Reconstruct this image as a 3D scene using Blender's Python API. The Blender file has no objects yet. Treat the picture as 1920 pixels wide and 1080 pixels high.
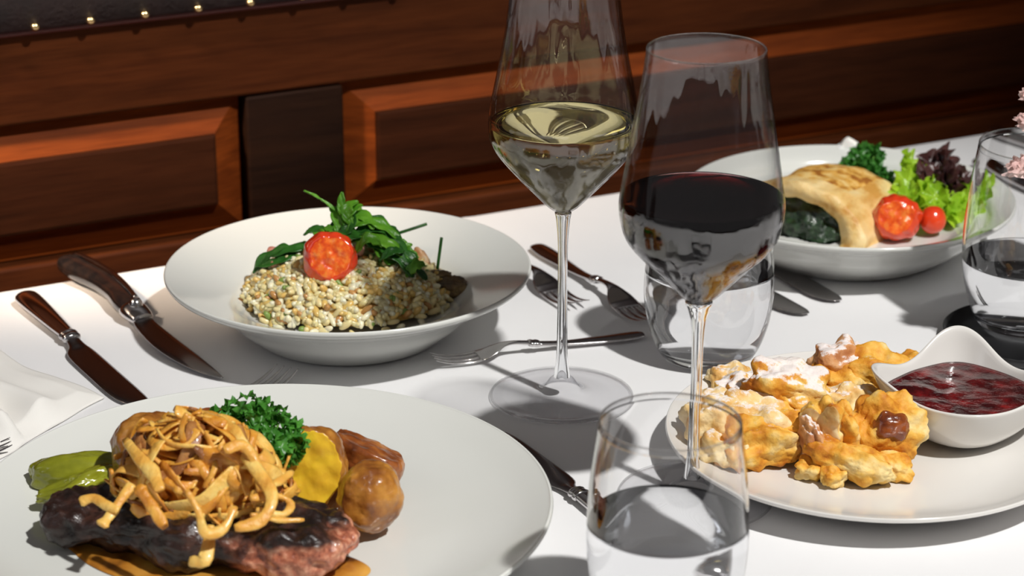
import bpy, bmesh, math, random
from mathutils import Vector, Matrix, noise
random.seed(7)
PI = math.pi
SC = bpy.context.scene
COL = SC.collection

# ------------------------------------------------------------------ camera
FPX, CAM_H, TILT = 4300.0, 0.56, math.radians(20.8)     # table surface is z = 0
cd = bpy.data.cameras.new('camera')
cam = bpy.data.objects.new('camera', cd); COL.objects.link(cam)
cam.location = (0, 0, CAM_H); cam.rotation_euler = (PI/2 - TILT, 0, 0)
cd.sensor_width = 36; cd.lens = FPX/1920*36; cd.clip_start = .01
cd.dof.use_dof = True; cd.dof.focus_distance = 1.33; cd.dof.aperture_fstop = 10
SC.camera = cam
# ------------------------------------------------------------------ world, lights, exposure
w = bpy.data.worlds.new('world'); SC.world = w; w.use_nodes = True
w.node_tree.nodes['Background'].inputs[0].default_value = (1.0, .95, .96, 1)
w.node_tree.nodes['Background'].inputs[1].default_value = .10
def look_at(o, tgt):
    o.rotation_euler = (Vector(tgt)-o.location).to_track_quat('-Z', 'Y').to_euler()
kd = bpy.data.lights.new('pendant_spot', 'SPOT'); key = bpy.data.objects.new('pendant_spot', kd); COL.objects.link(key)
key.location = (.98, .22, 2.05); look_at(key, (.13, 1.07, 0))
kd.energy = 262; kd.color = (1, .985, .955); kd.shadow_soft_size = .045
kd.spot_size = math.radians(42); kd.spot_blend = .6; kd.cycles.is_caustics_light = True
wd = bpy.data.lights.new('added_fill_light', 'AREA'); fill = bpy.data.objects.new('added_fill_light', wd); COL.objects.link(fill)  # added unseen fill light, also gives highlights and streaks on the glasses
wd.shape = 'RECTANGLE'; wd.size = .5; wd.size_y = 1.3; wd.energy = 3.0; wd.color = (.95, .97, 1)
fill.location = (-1.7, .2, 1.2); look_at(fill, (0, 1.2, 0))
ld = bpy.data.lights.new('wall_lamp', 'SPOT'); lamp = bpy.data.objects.new('wall_lamp', ld); COL.objects.link(lamp)
lamp.location = (-.66, 1.26, .50); look_at(lamp, (-.38, 1.57, .15)); ld.energy = 36; ld.color = (1, .78, .58); ld.shadow_soft_size = .04
ld.spot_size = math.radians(50); ld.spot_blend = 1
SC.view_settings.view_transform = 'Standard'; SC.view_settings.look = 'None'
SC.view_settings.exposure = 0; SC.view_settings.gamma = 1; SC.view_settings.use_curve_mapping = False
SC.cycles.transparent_max_bounces = 40; SC.cycles.max_bounces = 16; SC.cycles.transmission_bounces = 14
SC.cycles.use_denoising = True

# ------------------------------------------------------------------ helpers
def P(px, py, z=0.0):
    """point of the plane at height z seen at a pixel of the photograph"""
    u = (px-960)/FPX; v = -(py-540)/FPX
    d = Vector((u, math.cos(TILT)+v*math.sin(TILT), -math.sin(TILT)+v*math.cos(TILT)))
    return Vector((0, 0, CAM_H)) + d*((z-CAM_H)/d.z)
def Z_at(py, y):
    """height seen at row py at ground distance y"""
    return CAM_H - y*math.tan(TILT+math.atan((py-540)/FPX))
def link(name, me, parent=None, loc=None, rot=None):
    o = bpy.data.objects.new(name, me); COL.objects.link(o)
    if parent: o.parent = parent
    if loc is not None: o.location = loc
    if rot is not None: o.rotation_euler = rot
    return o
def make(name, V, F, mat, parent=None, loc=None, rot=None, smooth=True, mi=None):
    me = bpy.data.meshes.new(name); me.from_pydata([tuple(v) for v in V], [], F)
    for m in (mat if isinstance(mat, (list, tuple)) else [mat]): me.materials.append(m)
    if smooth: me.polygons.foreach_set('use_smooth', [True]*len(me.polygons))
    if mi: me.polygons.foreach_set('material_index', mi)
    me.update()
    return link(name, me, parent, loc, rot)
def tag(o, label, cat=None, group=None, kind=None):
    if label: o['label'] = label
    if cat: o['category'] = cat
    if group: o['group'] = group
    if kind: o['kind'] = kind
    return o
def empty(name, loc, rz=0):
    o = bpy.data.objects.new(name, None); COL.objects.link(o); o.location = loc; o.rotation_euler = (0, 0, rz)
    o.empty_display_size = .02; return o
def copy_tree(o, parent=None):
    c = o.copy(); COL.objects.link(c)
    if parent: c.parent = parent
    for ch in list(o.children): copy_tree(ch, c)
    return c
def lathe(prof, n=96, closed=False):
    V = []; F = []; rows = []
    for r, z in prof:
        if r < 1e-6: rows.append([len(V)]); V.append((0, 0, z))
        else:
            rows.append(list(range(len(V), len(V)+n)))
            for i in range(n):
                a = 2*PI*i/n; V.append((r*math.cos(a), r*math.sin(a), z))
    pairs = list(zip(rows, rows[1:])) + ([(rows[-1], rows[0])] if closed else [])
    for a, b in pairs:
        for i in range(n):
            j = (i+1) % n
            if len(a) == 1 and len(b) == 1: continue
            if len(a) == 1: F.append((a[0], b[j], b[i]))
            elif len(b) == 1: F.append((a[i], a[j], b[0]))
            else: F.append((a[i], a[j], b[j], b[i]))
    return V, F
def spline(pts, k=8):
    out = []
    n = len(pts)
    for i in range(n-1):
        p0 = pts[max(i-1, 0)]; p1 = pts[i]; p2 = pts[i+1]; p3 = pts[min(i+2, n-1)]
        for s in range(k):
            t = s/k
            out.append(tuple(.5*((2*b)+(-a+c)*t+(2*a-5*b+4*c-d)*t*t+(-a+3*b-3*c+d)*t**3) for a, b, c, d in zip(p0, p1, p2, p3)))
    out.append(tuple(pts[-1])); return out
def loft(rings, cap=True):
    V = []; F = []; n = len(rings[0])
    for r in rings: V += [tuple(p) for p in r]
    for k in range(len(rings)-1):
        for i in range(n):
            j = (i+1) % n
            F.append((k*n+i, k*n+j, (k+1)*n+j, (k+1)*n+i))
    if cap:
        F.append(tuple(reversed(range(n)))); F.append(tuple(range((len(rings)-1)*n, len(rings)*n)))
    return V, F
def tube(pts, rad, n=8):
    rings = []
    for i, p in enumerate(pts):
        p = Vector(p); a = Vector(pts[max(i-1, 0)]); b = Vector(pts[min(i+1, len(pts)-1)])
        t = (b-a).normalized(); s = t.cross(Vector((0, 0, 1)))
        if s.length < 1e-4: s = Vector((1, 0, 0))
        s.normalize(); u = s.cross(t)
        r = rad(i/(len(pts)-1)) if callable(rad) else rad
        rings.append([p + s*math.cos(2*PI*k/n)*r + u*math.sin(2*PI*k/n)*r for k in range(n)])
    return loft(rings)
def ribbon(pts, ups, wid, thick):
    """flat strand: rounded rectangular section that follows pts, flat side towards ups"""
    rings = []
    m = len(pts)-1
    for i, p in enumerate(pts):
        p = Vector(p); t = (Vector(pts[min(i+1, m)])-Vector(pts[max(i-1, 0)])).normalized()
        s = t.cross(ups[i])
        if s.length < 1e-4: s = t.cross(Vector((.3, .8, .2)))
        s.normalize(); u = s.cross(t)
        w_ = wid(i/m)/2; h = thick/2
        rings.append([p+s*a*w_+u*b*h for a, b in ((-1, 0), (-.8, .9), (0, 1.15), (.8, .9), (1, 0), (.8, -.9), (0, -1.15), (-.8, -.9))])
    return loft(rings)
_ico = {}
def ico(sub):
    if sub not in _ico:
        bm = bmesh.new(); bmesh.ops.create_icosphere(bm, subdivisions=sub, radius=1)
        _ico[sub] = ([v.co.copy() for v in bm.verts], [tuple(v.index for v in f.verts) for f in bm.faces]); bm.free()
    return _ico[sub]
def lump_mesh(dims, seed=0, amp=.12, freq=1.6, fine=.03, power=2.4, sub=4, cuts=(), taper=0, real=None):
    dirs, F = ico(sub); V = []; so = Vector((seed*3.17, seed*1.31, seed*.73)); cutv = set()
    for i, d in enumerate(dirs):
        r = (abs(d.x)**power+abs(d.y)**power+abs(d.z)**power)**(-1/power)
        r *= 1+amp*noise.noise(d*freq+so)*1.6+fine*noise.noise(d*freq*4+so)*1.6
        v = Vector((d.x*r, d.y*r, d.z*r))
        v.y *= 1+taper*v.x; v.z *= 1+taper*v.x*.5
        for n_, c in cuts:
            n_ = Vector(n_).normalized(); q = v.dot(n_)
            if q > c: v -= n_*(q-c)*.97; cutv.add(i)
        q = Vector((v.x*dims[0]/2, v.y*dims[1]/2, v.z*dims[2]/2))
        if real:
            nn = Vector((d.x/dims[0], d.y/dims[1], d.z/dims[2])).normalized()
            for a_, f_ in real: q += nn*a_*noise.noise(q*f_+so)*1.6
        V.append(q)
    mi = [1 if all(k in cutv for k in f) else 0 for f in F]
    return V, F, mi
def lump(name, loc, dims, mat, rot=(0, 0, 0), parent=None, **k):
    V, F, mi = lump_mesh(dims, **k)
    mats = mat if isinstance(mat, (list, tuple)) else [mat]
    return make(name, V, F, mats, parent, loc, rot, mi=mi if len(mats) > 1 else None)
class MB:
    def __init__(s): s.V = []; s.F = []; s.M = []
    def add(s, V, F, m=0):
        o = len(s.V); s.V += [tuple(v) for v in V]; s.F += [tuple(i+o for i in f) for f in F]; s.M += [m]*len(F)
    def build(s, name, mat, parent=None, loc=None, rot=None, smooth=True):
        return make(name, s.V, s.F, mat, parent, loc, rot, smooth, mi=s.M)
def bevbox(x0, x1, y0, y1, z0, z1, b=.002, seg=2):
    bm = bmesh.new(); bmesh.ops.create_cube(bm, size=1)
    for v in bm.verts: v.co = Vector(((x0+x1)/2+v.co.x*(x1-x0), (y0+y1)/2+v.co.y*(y1-y0), (z0+z1)/2+v.co.z*(z1-z0)))
    if b: bmesh.ops.bevel(bm, geom=bm.edges[:], offset=b, segments=seg, affect='EDGES', profile=.6)
    bm.verts.index_update()
    V = [v.co.copy() for v in bm.verts]; F = [tuple(v.index for v in f.verts) for f in bm.faces]; bm.free()
    return V, F

# ------------------------------------------------------------------ materials
def newmat(name):
    m = bpy.data.materials.new(name); m.use_nodes = True; nt = m.node_tree
    return m, nt, nt.nodes, nt.links, nt.nodes['Principled BSDF']
def ramp(N, stops):
    r = N.new('ShaderNodeValToRGB'); e = r.color_ramp.elements
    while len(e) < len(stops): e.new(.5)
    for k, (p, c) in enumerate(stops): e[k].position = p; e[k].color = (*c, 1)
    return r
def mat(name, stops, scale=60, rough=.5, bump=0, bscale=None, sss=0, sssr=.004, coat=0, metal=0, spec=.5, detail=4, stretch=(1, 1, 1), dist=0):
    m, nt, N, L, b = newmat(name)
    if isinstance(stops[0], (int, float)): b.inputs['Base Color'].default_value = (*stops, 1)
    else:
        tc = N.new('ShaderNodeTexCoord'); mp = N.new('ShaderNodeMapping'); mp.inputs['Scale'].default_value = stretch
        nz = N.new('ShaderNodeTexNoise'); nz.inputs['Scale'].default_value = scale; nz.inputs['Detail'].default_value = detail
        nz.inputs['Distortion'].default_value = dist
        L.new(tc.outputs['Object'], mp.inputs[0]); L.new(mp.outputs[0], nz.inputs['Vector'])
        r = ramp(N, stops); L.new(nz.outputs['Fac'], r.inputs[0]); L.new(r.outputs[0], b.inputs['Base Color'])
    if bump:
        tc2 = N.new('ShaderNodeTexCoord'); n2 = N.new('ShaderNodeTexNoise'); n2.inputs['Scale'].default_value = bscale or scale*2
        n2.inputs['Detail'].default_value = 5; L.new(tc2.outputs['Object'], n2.inputs['Vector'])
        bp = N.new('ShaderNodeBump'); bp.inputs['Strength'].default_value = bump; bp.inputs['Distance'].default_value = .002
        L.new(n2.outputs['Fac'], bp.inputs['Height']); L.new(bp.outputs[0], b.inputs['Normal'])
    b.inputs['Roughness'].default_value = rough; b.inputs['Metallic'].default_value = metal
    b.inputs['Specular IOR Level'].default_value = spec
    b.inputs['Coat Weight'].default_value = coat; b.inputs['Coat Roughness'].default_value = .12
    if sss:
        b.inputs['Subsurface Weight'].default_value = sss; b.inputs['Subsurface Radius'].default_value = (1, .6, .35)
        b.inputs['Subsurface Scale'].default_value = sssr
    return m
def leafmat(name, c1, c2, scale=70, rough=.4, trans=.3):
    m = mat(name, [(.3, c1), (.7, c2)], scale, rough, .3, 200)
    N, L = m.node_tree.nodes, m.node_tree.links; b = N['Principled BSDF']; out = N['Material Output']
    tr = N.new('ShaderNodeBsdfTranslucent'); tr.inputs[0].default_value = (*[min(1, c*1.5) for c in c2], 1)
    mx = N.new('ShaderNodeMixShader'); mx.inputs[0].default_value = trans
    L.new(b.outputs[0], mx.inputs[1]); L.new(tr.outputs[0], mx.inputs[2]); L.new(mx.outputs[0], out.inputs[0])
    return m
def wood(name, dark, light, rough=.38):
    m, nt, N, L, b = newmat(name)
    tc = N.new('ShaderNodeTexCoord'); mp = N.new('ShaderNodeMapping'); mp.inputs['Scale'].default_value = (3, 20, 38)
    nz = N.new('ShaderNodeTexNoise'); nz.inputs['Scale'].default_value = 1.6; nz.inputs['Detail'].default_value = 8; nz.inputs['Distortion'].default_value = .6
    L.new(tc.outputs['Object'], mp.inputs[0]); L.new(mp.outputs[0], nz.inputs['Vector'])
    mp2 = N.new('ShaderNodeMapping'); mp2.inputs['Scale'].default_value = (25, 60, 420)
    n2 = N.new('ShaderNodeTexNoise'); n2.inputs['Scale'].default_value = 1; n2.inputs['Detail'].default_value = 3
    L.new(tc.outputs['Object'], mp2.inputs[0]); L.new(mp2.outputs[0], n2.inputs['Vector'])
    r = ramp(N, [(.3, dark), (.7, light)]); L.new(nz.outputs['Fac'], r.inputs[0])
    mx = N.new('ShaderNodeMix'); mx.data_type = 'RGBA'; mx.blend_type = 'MULTIPLY'; mx.inputs[0].default_value = .5
    r2 = ramp(N, [(.35, (.55, .5, .5)), (.6, (1, 1, 1))]); L.new(n2.outputs['Fac'], r2.inputs[0])
    L.new(r.outputs[0], mx.inputs[6]); L.new(r2.outputs[0], mx.inputs[7]); L.new(mx.outputs[2], b.inputs['Base Color'])
    b.inputs['Roughness'].default_value = rough; b.inputs['Specular IOR Level'].default_value = .05
    return m
def glass_thin(name, tint=(1, 1, 1), edge=(.55, .55, .57), k0=.065, pw=4, bump=.8):
    """thin vessel wall: clear film whose reflection grows towards grazing angles"""
    m, nt, N, L, b = newmat(name); N.remove(b); out = N['Material Output']
    lw = N.new('ShaderNodeLayerWeight'); lw.inputs[0].default_value = .5
    p5 = N.new('ShaderNodeMath'); p5.operation = 'POWER'; p5.inputs[1].default_value = 5; L.new(lw.outputs['Facing'], p5.inputs[0])
    ma = N.new('ShaderNodeMath'); ma.operation = 'MULTIPLY_ADD'; ma.inputs[1].default_value = .9; ma.inputs[2].default_value = k0; L.new(p5.outputs[0], ma.inputs[0])
    p3 = N.new('ShaderNodeMath'); p3.operation = 'POWER'; p3.inputs[1].default_value = pw; L.new(lw.outputs['Facing'], p3.inputs[0])
    mc = N.new('ShaderNodeMix'); mc.data_type = 'RGBA'; mc.inputs[6].default_value = (*tint, 1); mc.inputs[7].default_value = (*edge, 1); L.new(p3.outputs[0], mc.inputs[0])
    tr = N.new('ShaderNodeBsdfTransparent'); L.new(mc.outputs[2], tr.inputs[0])
    gl = N.new('ShaderNodeBsdfGlossy'); gl.inputs['Roughness'].default_value = .01
    tc = N.new('ShaderNodeTexCoord'); nz = N.new('ShaderNodeTexNoise'); nz.inputs['Scale'].default_value = 90; nz.inputs['Detail'].default_value = 1
    mp = N.new('ShaderNodeMapping'); mp.inputs['Scale'].default_value = (1, 1, .06)
    L.new(tc.outputs['Object'], mp.inputs[0]); L.new(mp.outputs[0], nz.inputs['Vector'])
    bp = N.new('ShaderNodeBump'); bp.inputs['Strength'].default_value = bump; bp.inputs['Distance'].default_value = .003
    L.new(nz.outputs['Fac'], bp.inputs['Height']); L.new(bp.outputs[0], gl.inputs['Normal'])
    ms = N.new('ShaderNodeMixShader'); L.new(ma.outputs[0], ms.inputs[0]); L.new(tr.outputs[0], ms.inputs[1]); L.new(gl.outputs[0], ms.inputs[2])
    L.new(ms.outputs[0], out.inputs[0]); return m
def glass_solid(name, color=(1, 1, 1), ior=1.5, clear=0, absorb=None):
    m, nt, N, L, b = newmat(name); N.remove(b); out = N['Material Output']
    g = N.new('ShaderNodeBsdfGlass'); g.inputs['Color'].default_value = (*color, 1); g.inputs['Roughness'].default_value = 0; g.inputs['IOR'].default_value = ior
    if clear:
        tr = N.new('ShaderNodeBsdfTransparent'); tr.inputs[0].default_value = (*color, 1)
        ms = N.new('ShaderNodeMixShader'); ms.inputs[0].default_value = clear
        L.new(g.outputs[0], ms.inputs[1]); L.new(tr.outputs[0], ms.inputs[2]); L.new(ms.outputs[0], out.inputs[0])
    else: L.new(g.outputs[0], out.inputs[0])
    if absorb:
        va = N.new('ShaderNodeVolumeAbsorption'); va.inputs['Color'].default_value = (*absorb[0], 1); va.inputs['Density'].default_value = absorb[1]
        L.new(va.outputs[0], out.inputs['Volume'])
    return m
M = {}
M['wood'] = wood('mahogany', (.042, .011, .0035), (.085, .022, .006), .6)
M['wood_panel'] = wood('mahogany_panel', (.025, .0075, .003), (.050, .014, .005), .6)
M['wood_bevel_lit'] = wood('mahogany_bevel_lit', (.11, .022, .004), (.23, .048, .007), .6)  # same wood, lightened: steep light on the bevels is put into the colour
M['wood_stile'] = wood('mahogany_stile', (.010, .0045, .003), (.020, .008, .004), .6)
M['leather'] = mat('oxblood_leather', [(.3, (.012, .006, .007)), (.7, (.022, .009, .010))], 40, .5, .4, 300)
M['piping'] = mat('dark_red_piping', (.09, .012, .01), rough=.5)
M['brass'] = mat('brass', (.75, .55, .28), rough=.25, metal=1)
M['plaster'] = mat('plaster', [(.3, (.3, .26, .22)), (.7, (.34, .3, .26))], 8, .9)
M['floor'] = wood('floorboards', (.05, .025, .012), (.11, .055, .03), .5)
M['china'] = mat('white_glazed_china', [(.3, (.70, .71, .67)), (.7, (.73, .735, .70))], 6, .16, coat=.3)
M['china_warm'] = mat('cream_glazed_china', [(.3, (.70, .675, .645)), (.7, (.73, .71, .675))], 6, .16, coat=.3)
M['steel'] = mat('polished_steel', (.62, .6, .6), rough=.13, metal=1)
M['steel_dark'] = mat('smoky_steel', (.34, .32, .32), rough=.17, metal=1)
M['resin'] = mat('black_resin_handle', [(.4, (.012, .01, .01)), (.7, (.035, .02, .015))], 120, .18, coat=.6)
M['glass'] = glass_thin('clear_glass_wall')
M['glass_solid'] = glass_solid('clear_glass_solid', (.97, .98, .99), 1.5, 0)
M['water'] = glass_solid('still_water', (.985, .99, 1), 1.33, 0)
M['white_wine'] = glass_solid('pale_gold_wine', (.99, .94, .70), 1.34, 0)
M['red_wine'] = glass_solid('red_wine', (1, .9, .9), 1.34, 0, ((.60, .0, .04), 520))
M['glass_foot'] = glass_thin('clear_glass_foot', (.98, .98, .985), (.6, .6, .64), .03, 6, 0)
M['tumbler'] = glass_solid('clear_tumbler_glass', (1, 1, 1), 1.47, 0)
M['glass_rim'] = glass_solid('clear_glass_rim', (1, 1, 1), 1.5, .6)

def linen(name, c, crease=False):
    m = mat(name, [(.3, tuple(k*.97 for k in c)), (.7, c)], 12, .85, spec=.2)
    N, L = m.node_tree.nodes, m.node_tree.links; b = N['Principled BSDF']
    tc = N.new('ShaderNodeTexCoord'); w1 = N.new('ShaderNodeTexWave'); w2 = N.new('ShaderNodeTexWave')
    for w_, d in ((w1, 'X'), (w2, 'Y')):
        w_.bands_direction = d; w_.inputs['Scale'].default_value = 600; L.new(tc.outputs['Object'], w_.inputs['Vector'])
    ad = N.new('ShaderNodeMath'); ad.operation = 'ADD'; L.new(w1.outputs['Fac'], ad.inputs[0]); L.new(w2.outputs['Fac'], ad.inputs[1])
    bp = N.new('ShaderNodeBump'); bp.inputs['Strength'].default_value = .12; bp.inputs['Distance'].default_value = .0004
    L.new(ad.outputs[0], bp.inputs['Height']); L.new(bp.outputs[0], b.inputs['Normal'])
    return m
M['cloth'] = linen('white_tablecloth', (.80, .795, .80))
M['napkin'] = linen('ivory_napkin', (.82, .80, .76))

# ------------------------------------------------------------------ setting: floor, panelled wall
ANG = math.radians(26.45)
DIR = Vector((math.cos(ANG), math.sin(ANG), 0)); NRM = Vector((-math.sin(ANG), math.cos(ANG), 0))
A0 = P(0, 545); WALL0 = A0 + NRM*.085
V, F = bevbox(-3, 3.5, -3.5, .5, -.80, -.75, 0)
tag(make('floor', V, F, M['floor'], None, WALL0, (0, 0, ANG), False), 'dark floorboards below the table', kind='structure')
wl = empty('wall_back', WALL0, ANG); tag(wl, 'mahogany panelled wall behind the table', kind='structure')
V, F = bevbox(-1.6, 2.4, .03, .08, -.75, 1.6, 0); tag(make('plaster_back', V, F, M['plaster'], wl, smooth=False), 'plain wall behind the panelling')
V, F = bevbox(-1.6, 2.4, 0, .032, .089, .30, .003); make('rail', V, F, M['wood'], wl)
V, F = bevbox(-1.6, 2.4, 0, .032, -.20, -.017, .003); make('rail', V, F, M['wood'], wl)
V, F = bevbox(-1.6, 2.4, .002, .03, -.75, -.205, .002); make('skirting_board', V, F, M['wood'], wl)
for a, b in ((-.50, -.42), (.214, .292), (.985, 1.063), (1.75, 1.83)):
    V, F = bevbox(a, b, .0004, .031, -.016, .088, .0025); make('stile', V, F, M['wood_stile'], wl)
def panel(u0, u1, z0, z1):
    V = []; F = []
    lv = [(0, .014), (.0015, .014), (.024, .0008), (.0245, -.0022), (.0265, -.0028)]
    for ins, y in lv:
        V += [(u0+ins, y, z0+ins), (u1-ins, y, z0+ins), (u1-ins, y, z1-ins), (u0+ins, y, z1-ins)]
    for k in range(len(lv)-1):
        for i in range(4):
            j = (i+1) % 4; F.append((k*4+i, k*4+j, k*4+4+j, k*4+4+i))
    k = (len(lv)-1)*4; F.append((k, k+1, k+2, k+3))
    V += [(u0, .03, z0), (u1, .03, z0), (u1, .03, z1), (u0, .03, z1)]; n = len(V)-4
    for i in range(4): F.append((i, n+i, n+(i+1) % 4, (i+1) % 4))
    return V, F
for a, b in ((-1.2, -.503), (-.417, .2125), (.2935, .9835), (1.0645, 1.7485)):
    V, F = panel(a, b, -.0155, .0875); make('panel', V, F, [M['wood_panel'], M['wood_bevel_lit']], wl, smooth=False, mi=[1 if i < 8 else 0 for i in range(len(F))])
# upholstered bench back with brass nails
up = empty('bench_back', WALL0, ANG)
tag(up, 'dark oxblood leather bench back edged with brass nails above the panels', 'bench back')
rings = []
for u in [i*.1-1.6 for i in range(41)]:
    rings.append([(u, y, z) for y, z in ((0, .1605), (-.006, .1585), (-.012, .1615), (-.020, .19), (-.034, .26), (-.04, .36), (-.036, .5), (0, .52))])
V, F = loft(rings); make('leather_pad', V, F, M['leather'], up)
V, F = tube([(i*.1-1.6, -.0035, .1575) for i in range(41)], .0028, 10); make('piping', V, F, M['piping'], up)
V, F = lathe([(0, .003), (.0016, .0027), (.0029, .0014), (.0033, 0)], 16)
nail0 = bpy.data.meshes.new('nail'); nail0.from_pydata(V, [], F); nail0.materials.append(M['brass']); nail0.polygons.foreach_set('use_smooth', [True]*len(nail0.polygons))
for i in range(-12, 32):
    link('nail', nail0, up, (.057+.0398*i, -.0122, .1625), (PI/2, 0, 0))

# ------------------------------------------------------------------ table and cloth
tb = empty('dining_table', A0, ANG); tag(tb, 'square dining table hidden under the white tablecloth', 'table')
V, F = bevbox(-.62, 1.2, -.98, -.006, -.03, -.004, .002); make('tabletop', V, F, M['wood'], tb)
for a, b in ((-.55, -.9), (-.55, -.07), (1.12, -.9), (1.12, -.07)):
    V, F = bevbox(a-.03, a+.03, b-.03, b+.03, -.75, -.0305, .003); make('leg', V, F, M['wood'], tb)
V = []; F = []
nu, nv = 200, 130; U0, U1 = -.635, 1.215
def cloth_pt(u, v):          # v: distance along the cloth from the far edge towards the camera; negative hangs down
    if v >= .004: y = -v; z = 0
    else:
        s = .004-v
        a = min(s/.006, PI/2); y = -.004+.006*math.sin(a)*1; z = -.006*(1-math.cos(a)) - max(0, s-.006*PI/2)
        y += .010*math.sin(u*31+math.sin(u*9)*2)*min(1, max(0, s-.02)*5)+.004*min(1, s*9)
    if v > 0: z += -.0006+.0005*noise.noise(Vector((u*6, v*5, .3)))*2
    if v > 0: z += .0007*math.exp(-((u*.94-v*.34-.33)/.0022)**2)
    return (u, y, min(z, 0.0002) if v > 0 else z)
vs = [-.26+.26*i/24 for i in range(24)]+[-.004, -.002, 0, .002, .005]+[.01+.98*i/100 for i in range(101)]
for v in vs:
    for i in range(nu): V.append(cloth_pt(U0+(U1-U0)*i/(nu-1), v))
for k in range(len(vs)-1):
    for i in range(nu-1): F.append((k*nu+i, k*nu+i+1, (k+1)*nu+i+1, (k+1)*nu+i))
cl = make('tablecloth', V, F, M['cloth'], None, A0, (0, 0, ANG))
s_ = cl.modifiers.new('thickness', 'SOLIDIFY'); s_.thickness = .0007; s_.offset = 1
tag(cl, 'white linen tablecloth spread under all the plates and glasses', 'tablecloth')

# ------------------------------------------------------------------ plates
def plate(name, prof, loc, m, label, rot=(0, 0, 0)):
    V, F = lathe(prof, 160); o = make(name, V, F, m, None, loc, rot)
    return tag(o, label, 'plate', 'white plates on the table')
coupe = [(0, .0085), (.05, .0082), (.095, .0085), (.115, .0102), (.135, .0148), (.1515, .0214), (.1540, .0226), (.1550, .0224), (.1552, .0212), (.1530, .0190), (.130, .0098), (.108, .0042), (.100, .0010), (.097, .0003), (.093, .0005), (.091, .0030), (.05, .0035), (0, .0035)]
coupe = spline([(r, z, 0) for r, z in coupe], 4); coupe = [(max(0, p[0]), p[1]) for p in coupe]
def scale_prof(pr, s, sz=1): return [(r*s, z*sz) for r, z in pr]
def deep_prof(R, h, rw):
    pr = [(0, .0150), (rw*.6, .0152), (rw*.82, .0172), (rw*.94, .0225), (rw*1.02, .0275), (rw*1.12, h*.70), (R*.86, h*.86), (R*.975, h*.985), (R*.992, h), (R, h*.985), (R*.998, h*.94),
          (R*.97, h*.875), (R*.84, h*.70), (rw*1.10, h*.46), (rw*1.0, h*.28), (rw*.86, .004), (rw*.80, .0006), (rw*.76, .0005), (rw*.74, .004), (0, .0045)]
    q = spline([(r, z, 0) for r, z in pr], 5); return [(max(0, a[0]), a[1]) for a in q]
steak_c = P(489, 935, .0225); steak_c.z = 0
plate('dinner_plate', coupe, steak_c, M['china'], 'large flat white plate carrying the steak, front left')
ris_c = P(653, 497, .046); ris_c.z = 0
plate('deep_plate', deep_prof(.1185, .046, .076), ris_c, M['china'], 'wide rimmed deep white plate holding the risotto mound')
back_c = P(1591, 362, .042); back_c.z = 0
plate('deep_plate', deep_prof(.117, .042, .085), back_c, M['china'], 'wide rimmed deep white plate with filled crepe and salad at the back')
des_c = P(1632, 801, .021); des_c.z = 0
dprof = [(r, z) for r, z in scale_prof(coupe, .1165/.155, .92) if z < 9]
_i = max(range(len(dprof)), key=lambda i: dprof[i][0])
dprof = dprof[:_i+1]+[(max(0, a[0]), a[1]) for a in spline([(.1150, .0176, 0), (.100, .0104, 0), (.085, .0058, 0), (.068, .0048, 0), (.056, .0044, 0), (.0535, .0008, 0), (.0515, .0003, 0), (.049, .0008, 0), (.047, .0035, 0), (0, .0038, 0)], 5)]
plate('dessert_plate', dprof, des_c, M['china_warm'], 'flat cream white plate under the torn pancake pieces')

# ------------------------------------------------------------------ glassware
def px_prof(cx_y, rows, scale_y=None):
    """rows of (image row, half width in pixels) on an upright axis at ground distance cx_y -> (radius, height)"""
    out = []
    for py, hw in rows:
        z = Z_at(py, cx_y); d = math.hypot(cx_y, CAM_H-z); out.append((hw*d/FPX, z))
    return out
def shell(prof, t, n=128):
    """closed wall of thickness t from an outer profile that runs bottom to rim"""
    inner = []
    for i, (r, z) in enumerate(prof):
        a = prof[max(i-1, 0)]; b = prof[min(i+1, len(prof)-1)]
        dr, dz = b[0]-a[0], b[1]-a[1]; l = math.hypot(dr, dz) or 1
        inner.append((max(r-t*dz/l, 0.0), z+t*dr/l))
    top = prof[-1]; it = inner[-1]; mid = ((top[0]+it[0])/2, top[1]+t*.55)
    return lathe(prof+[mid]+inner[::-1], n), inner
def ring_part(name, R, z, r, m, parent):
    V, F = lathe([(R+r*math.cos(a), z+r*math.sin(a)) for a in [2*PI*k/10 for k in range(10)]], 128, True)
    return make(name, V, F, m, parent)
def wine_glass(name, loc, rows, stem_rows, foot_r, label, t=.0008):
    y = loc.y
    root = empty(name, loc); tag(root, label, 'wine glass', 'stemmed wine glasses')
    op = px_prof(y, rows); op = spline([(r, z, 0) for r, z in op], 6); op = [(max(a[0], .0004), a[1]) for a in op]
    (V, F), inner = shell(op, t); make('bowl', V, F, M['glass'], root)
    st = px_prof(y, stem_rows); st = [(r, z) for r, z in st]
    pr = [(0, op[0][1]+.0004)]+st
    pr = spline([(r, z, 0) for r, z in pr], 5); pr = [(max(0, a[0]), a[1]) for a in pr]
    V, F = lathe(pr, 48); make('stem', V, F, M['glass_solid'], root)
    z1 = pr[-1][1]; r1 = pr[-1][0]
    ft = [(0, z1), (r1, z1), (r1*1.5, z1-.0022), (.012, .0042), (.02, .0028), (.032, .0020), (foot_r-.001, .0017), (foot_r, .0012), (foot_r-.0006, .0006), (.03, .0004), (0, .0004)]
    V, F = lathe(ft, 128); make('foot', V, F, M['glass_foot'], root)
    ring_part('rim', op[-1][0]-t/2, op[-1][1]+t*.3, t*.7, M['glass_rim'], root); ring_part('foot_edge', foot_r-.0006, .0012, .0008, M['glass_rim'], root)
    return root, inner
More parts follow.
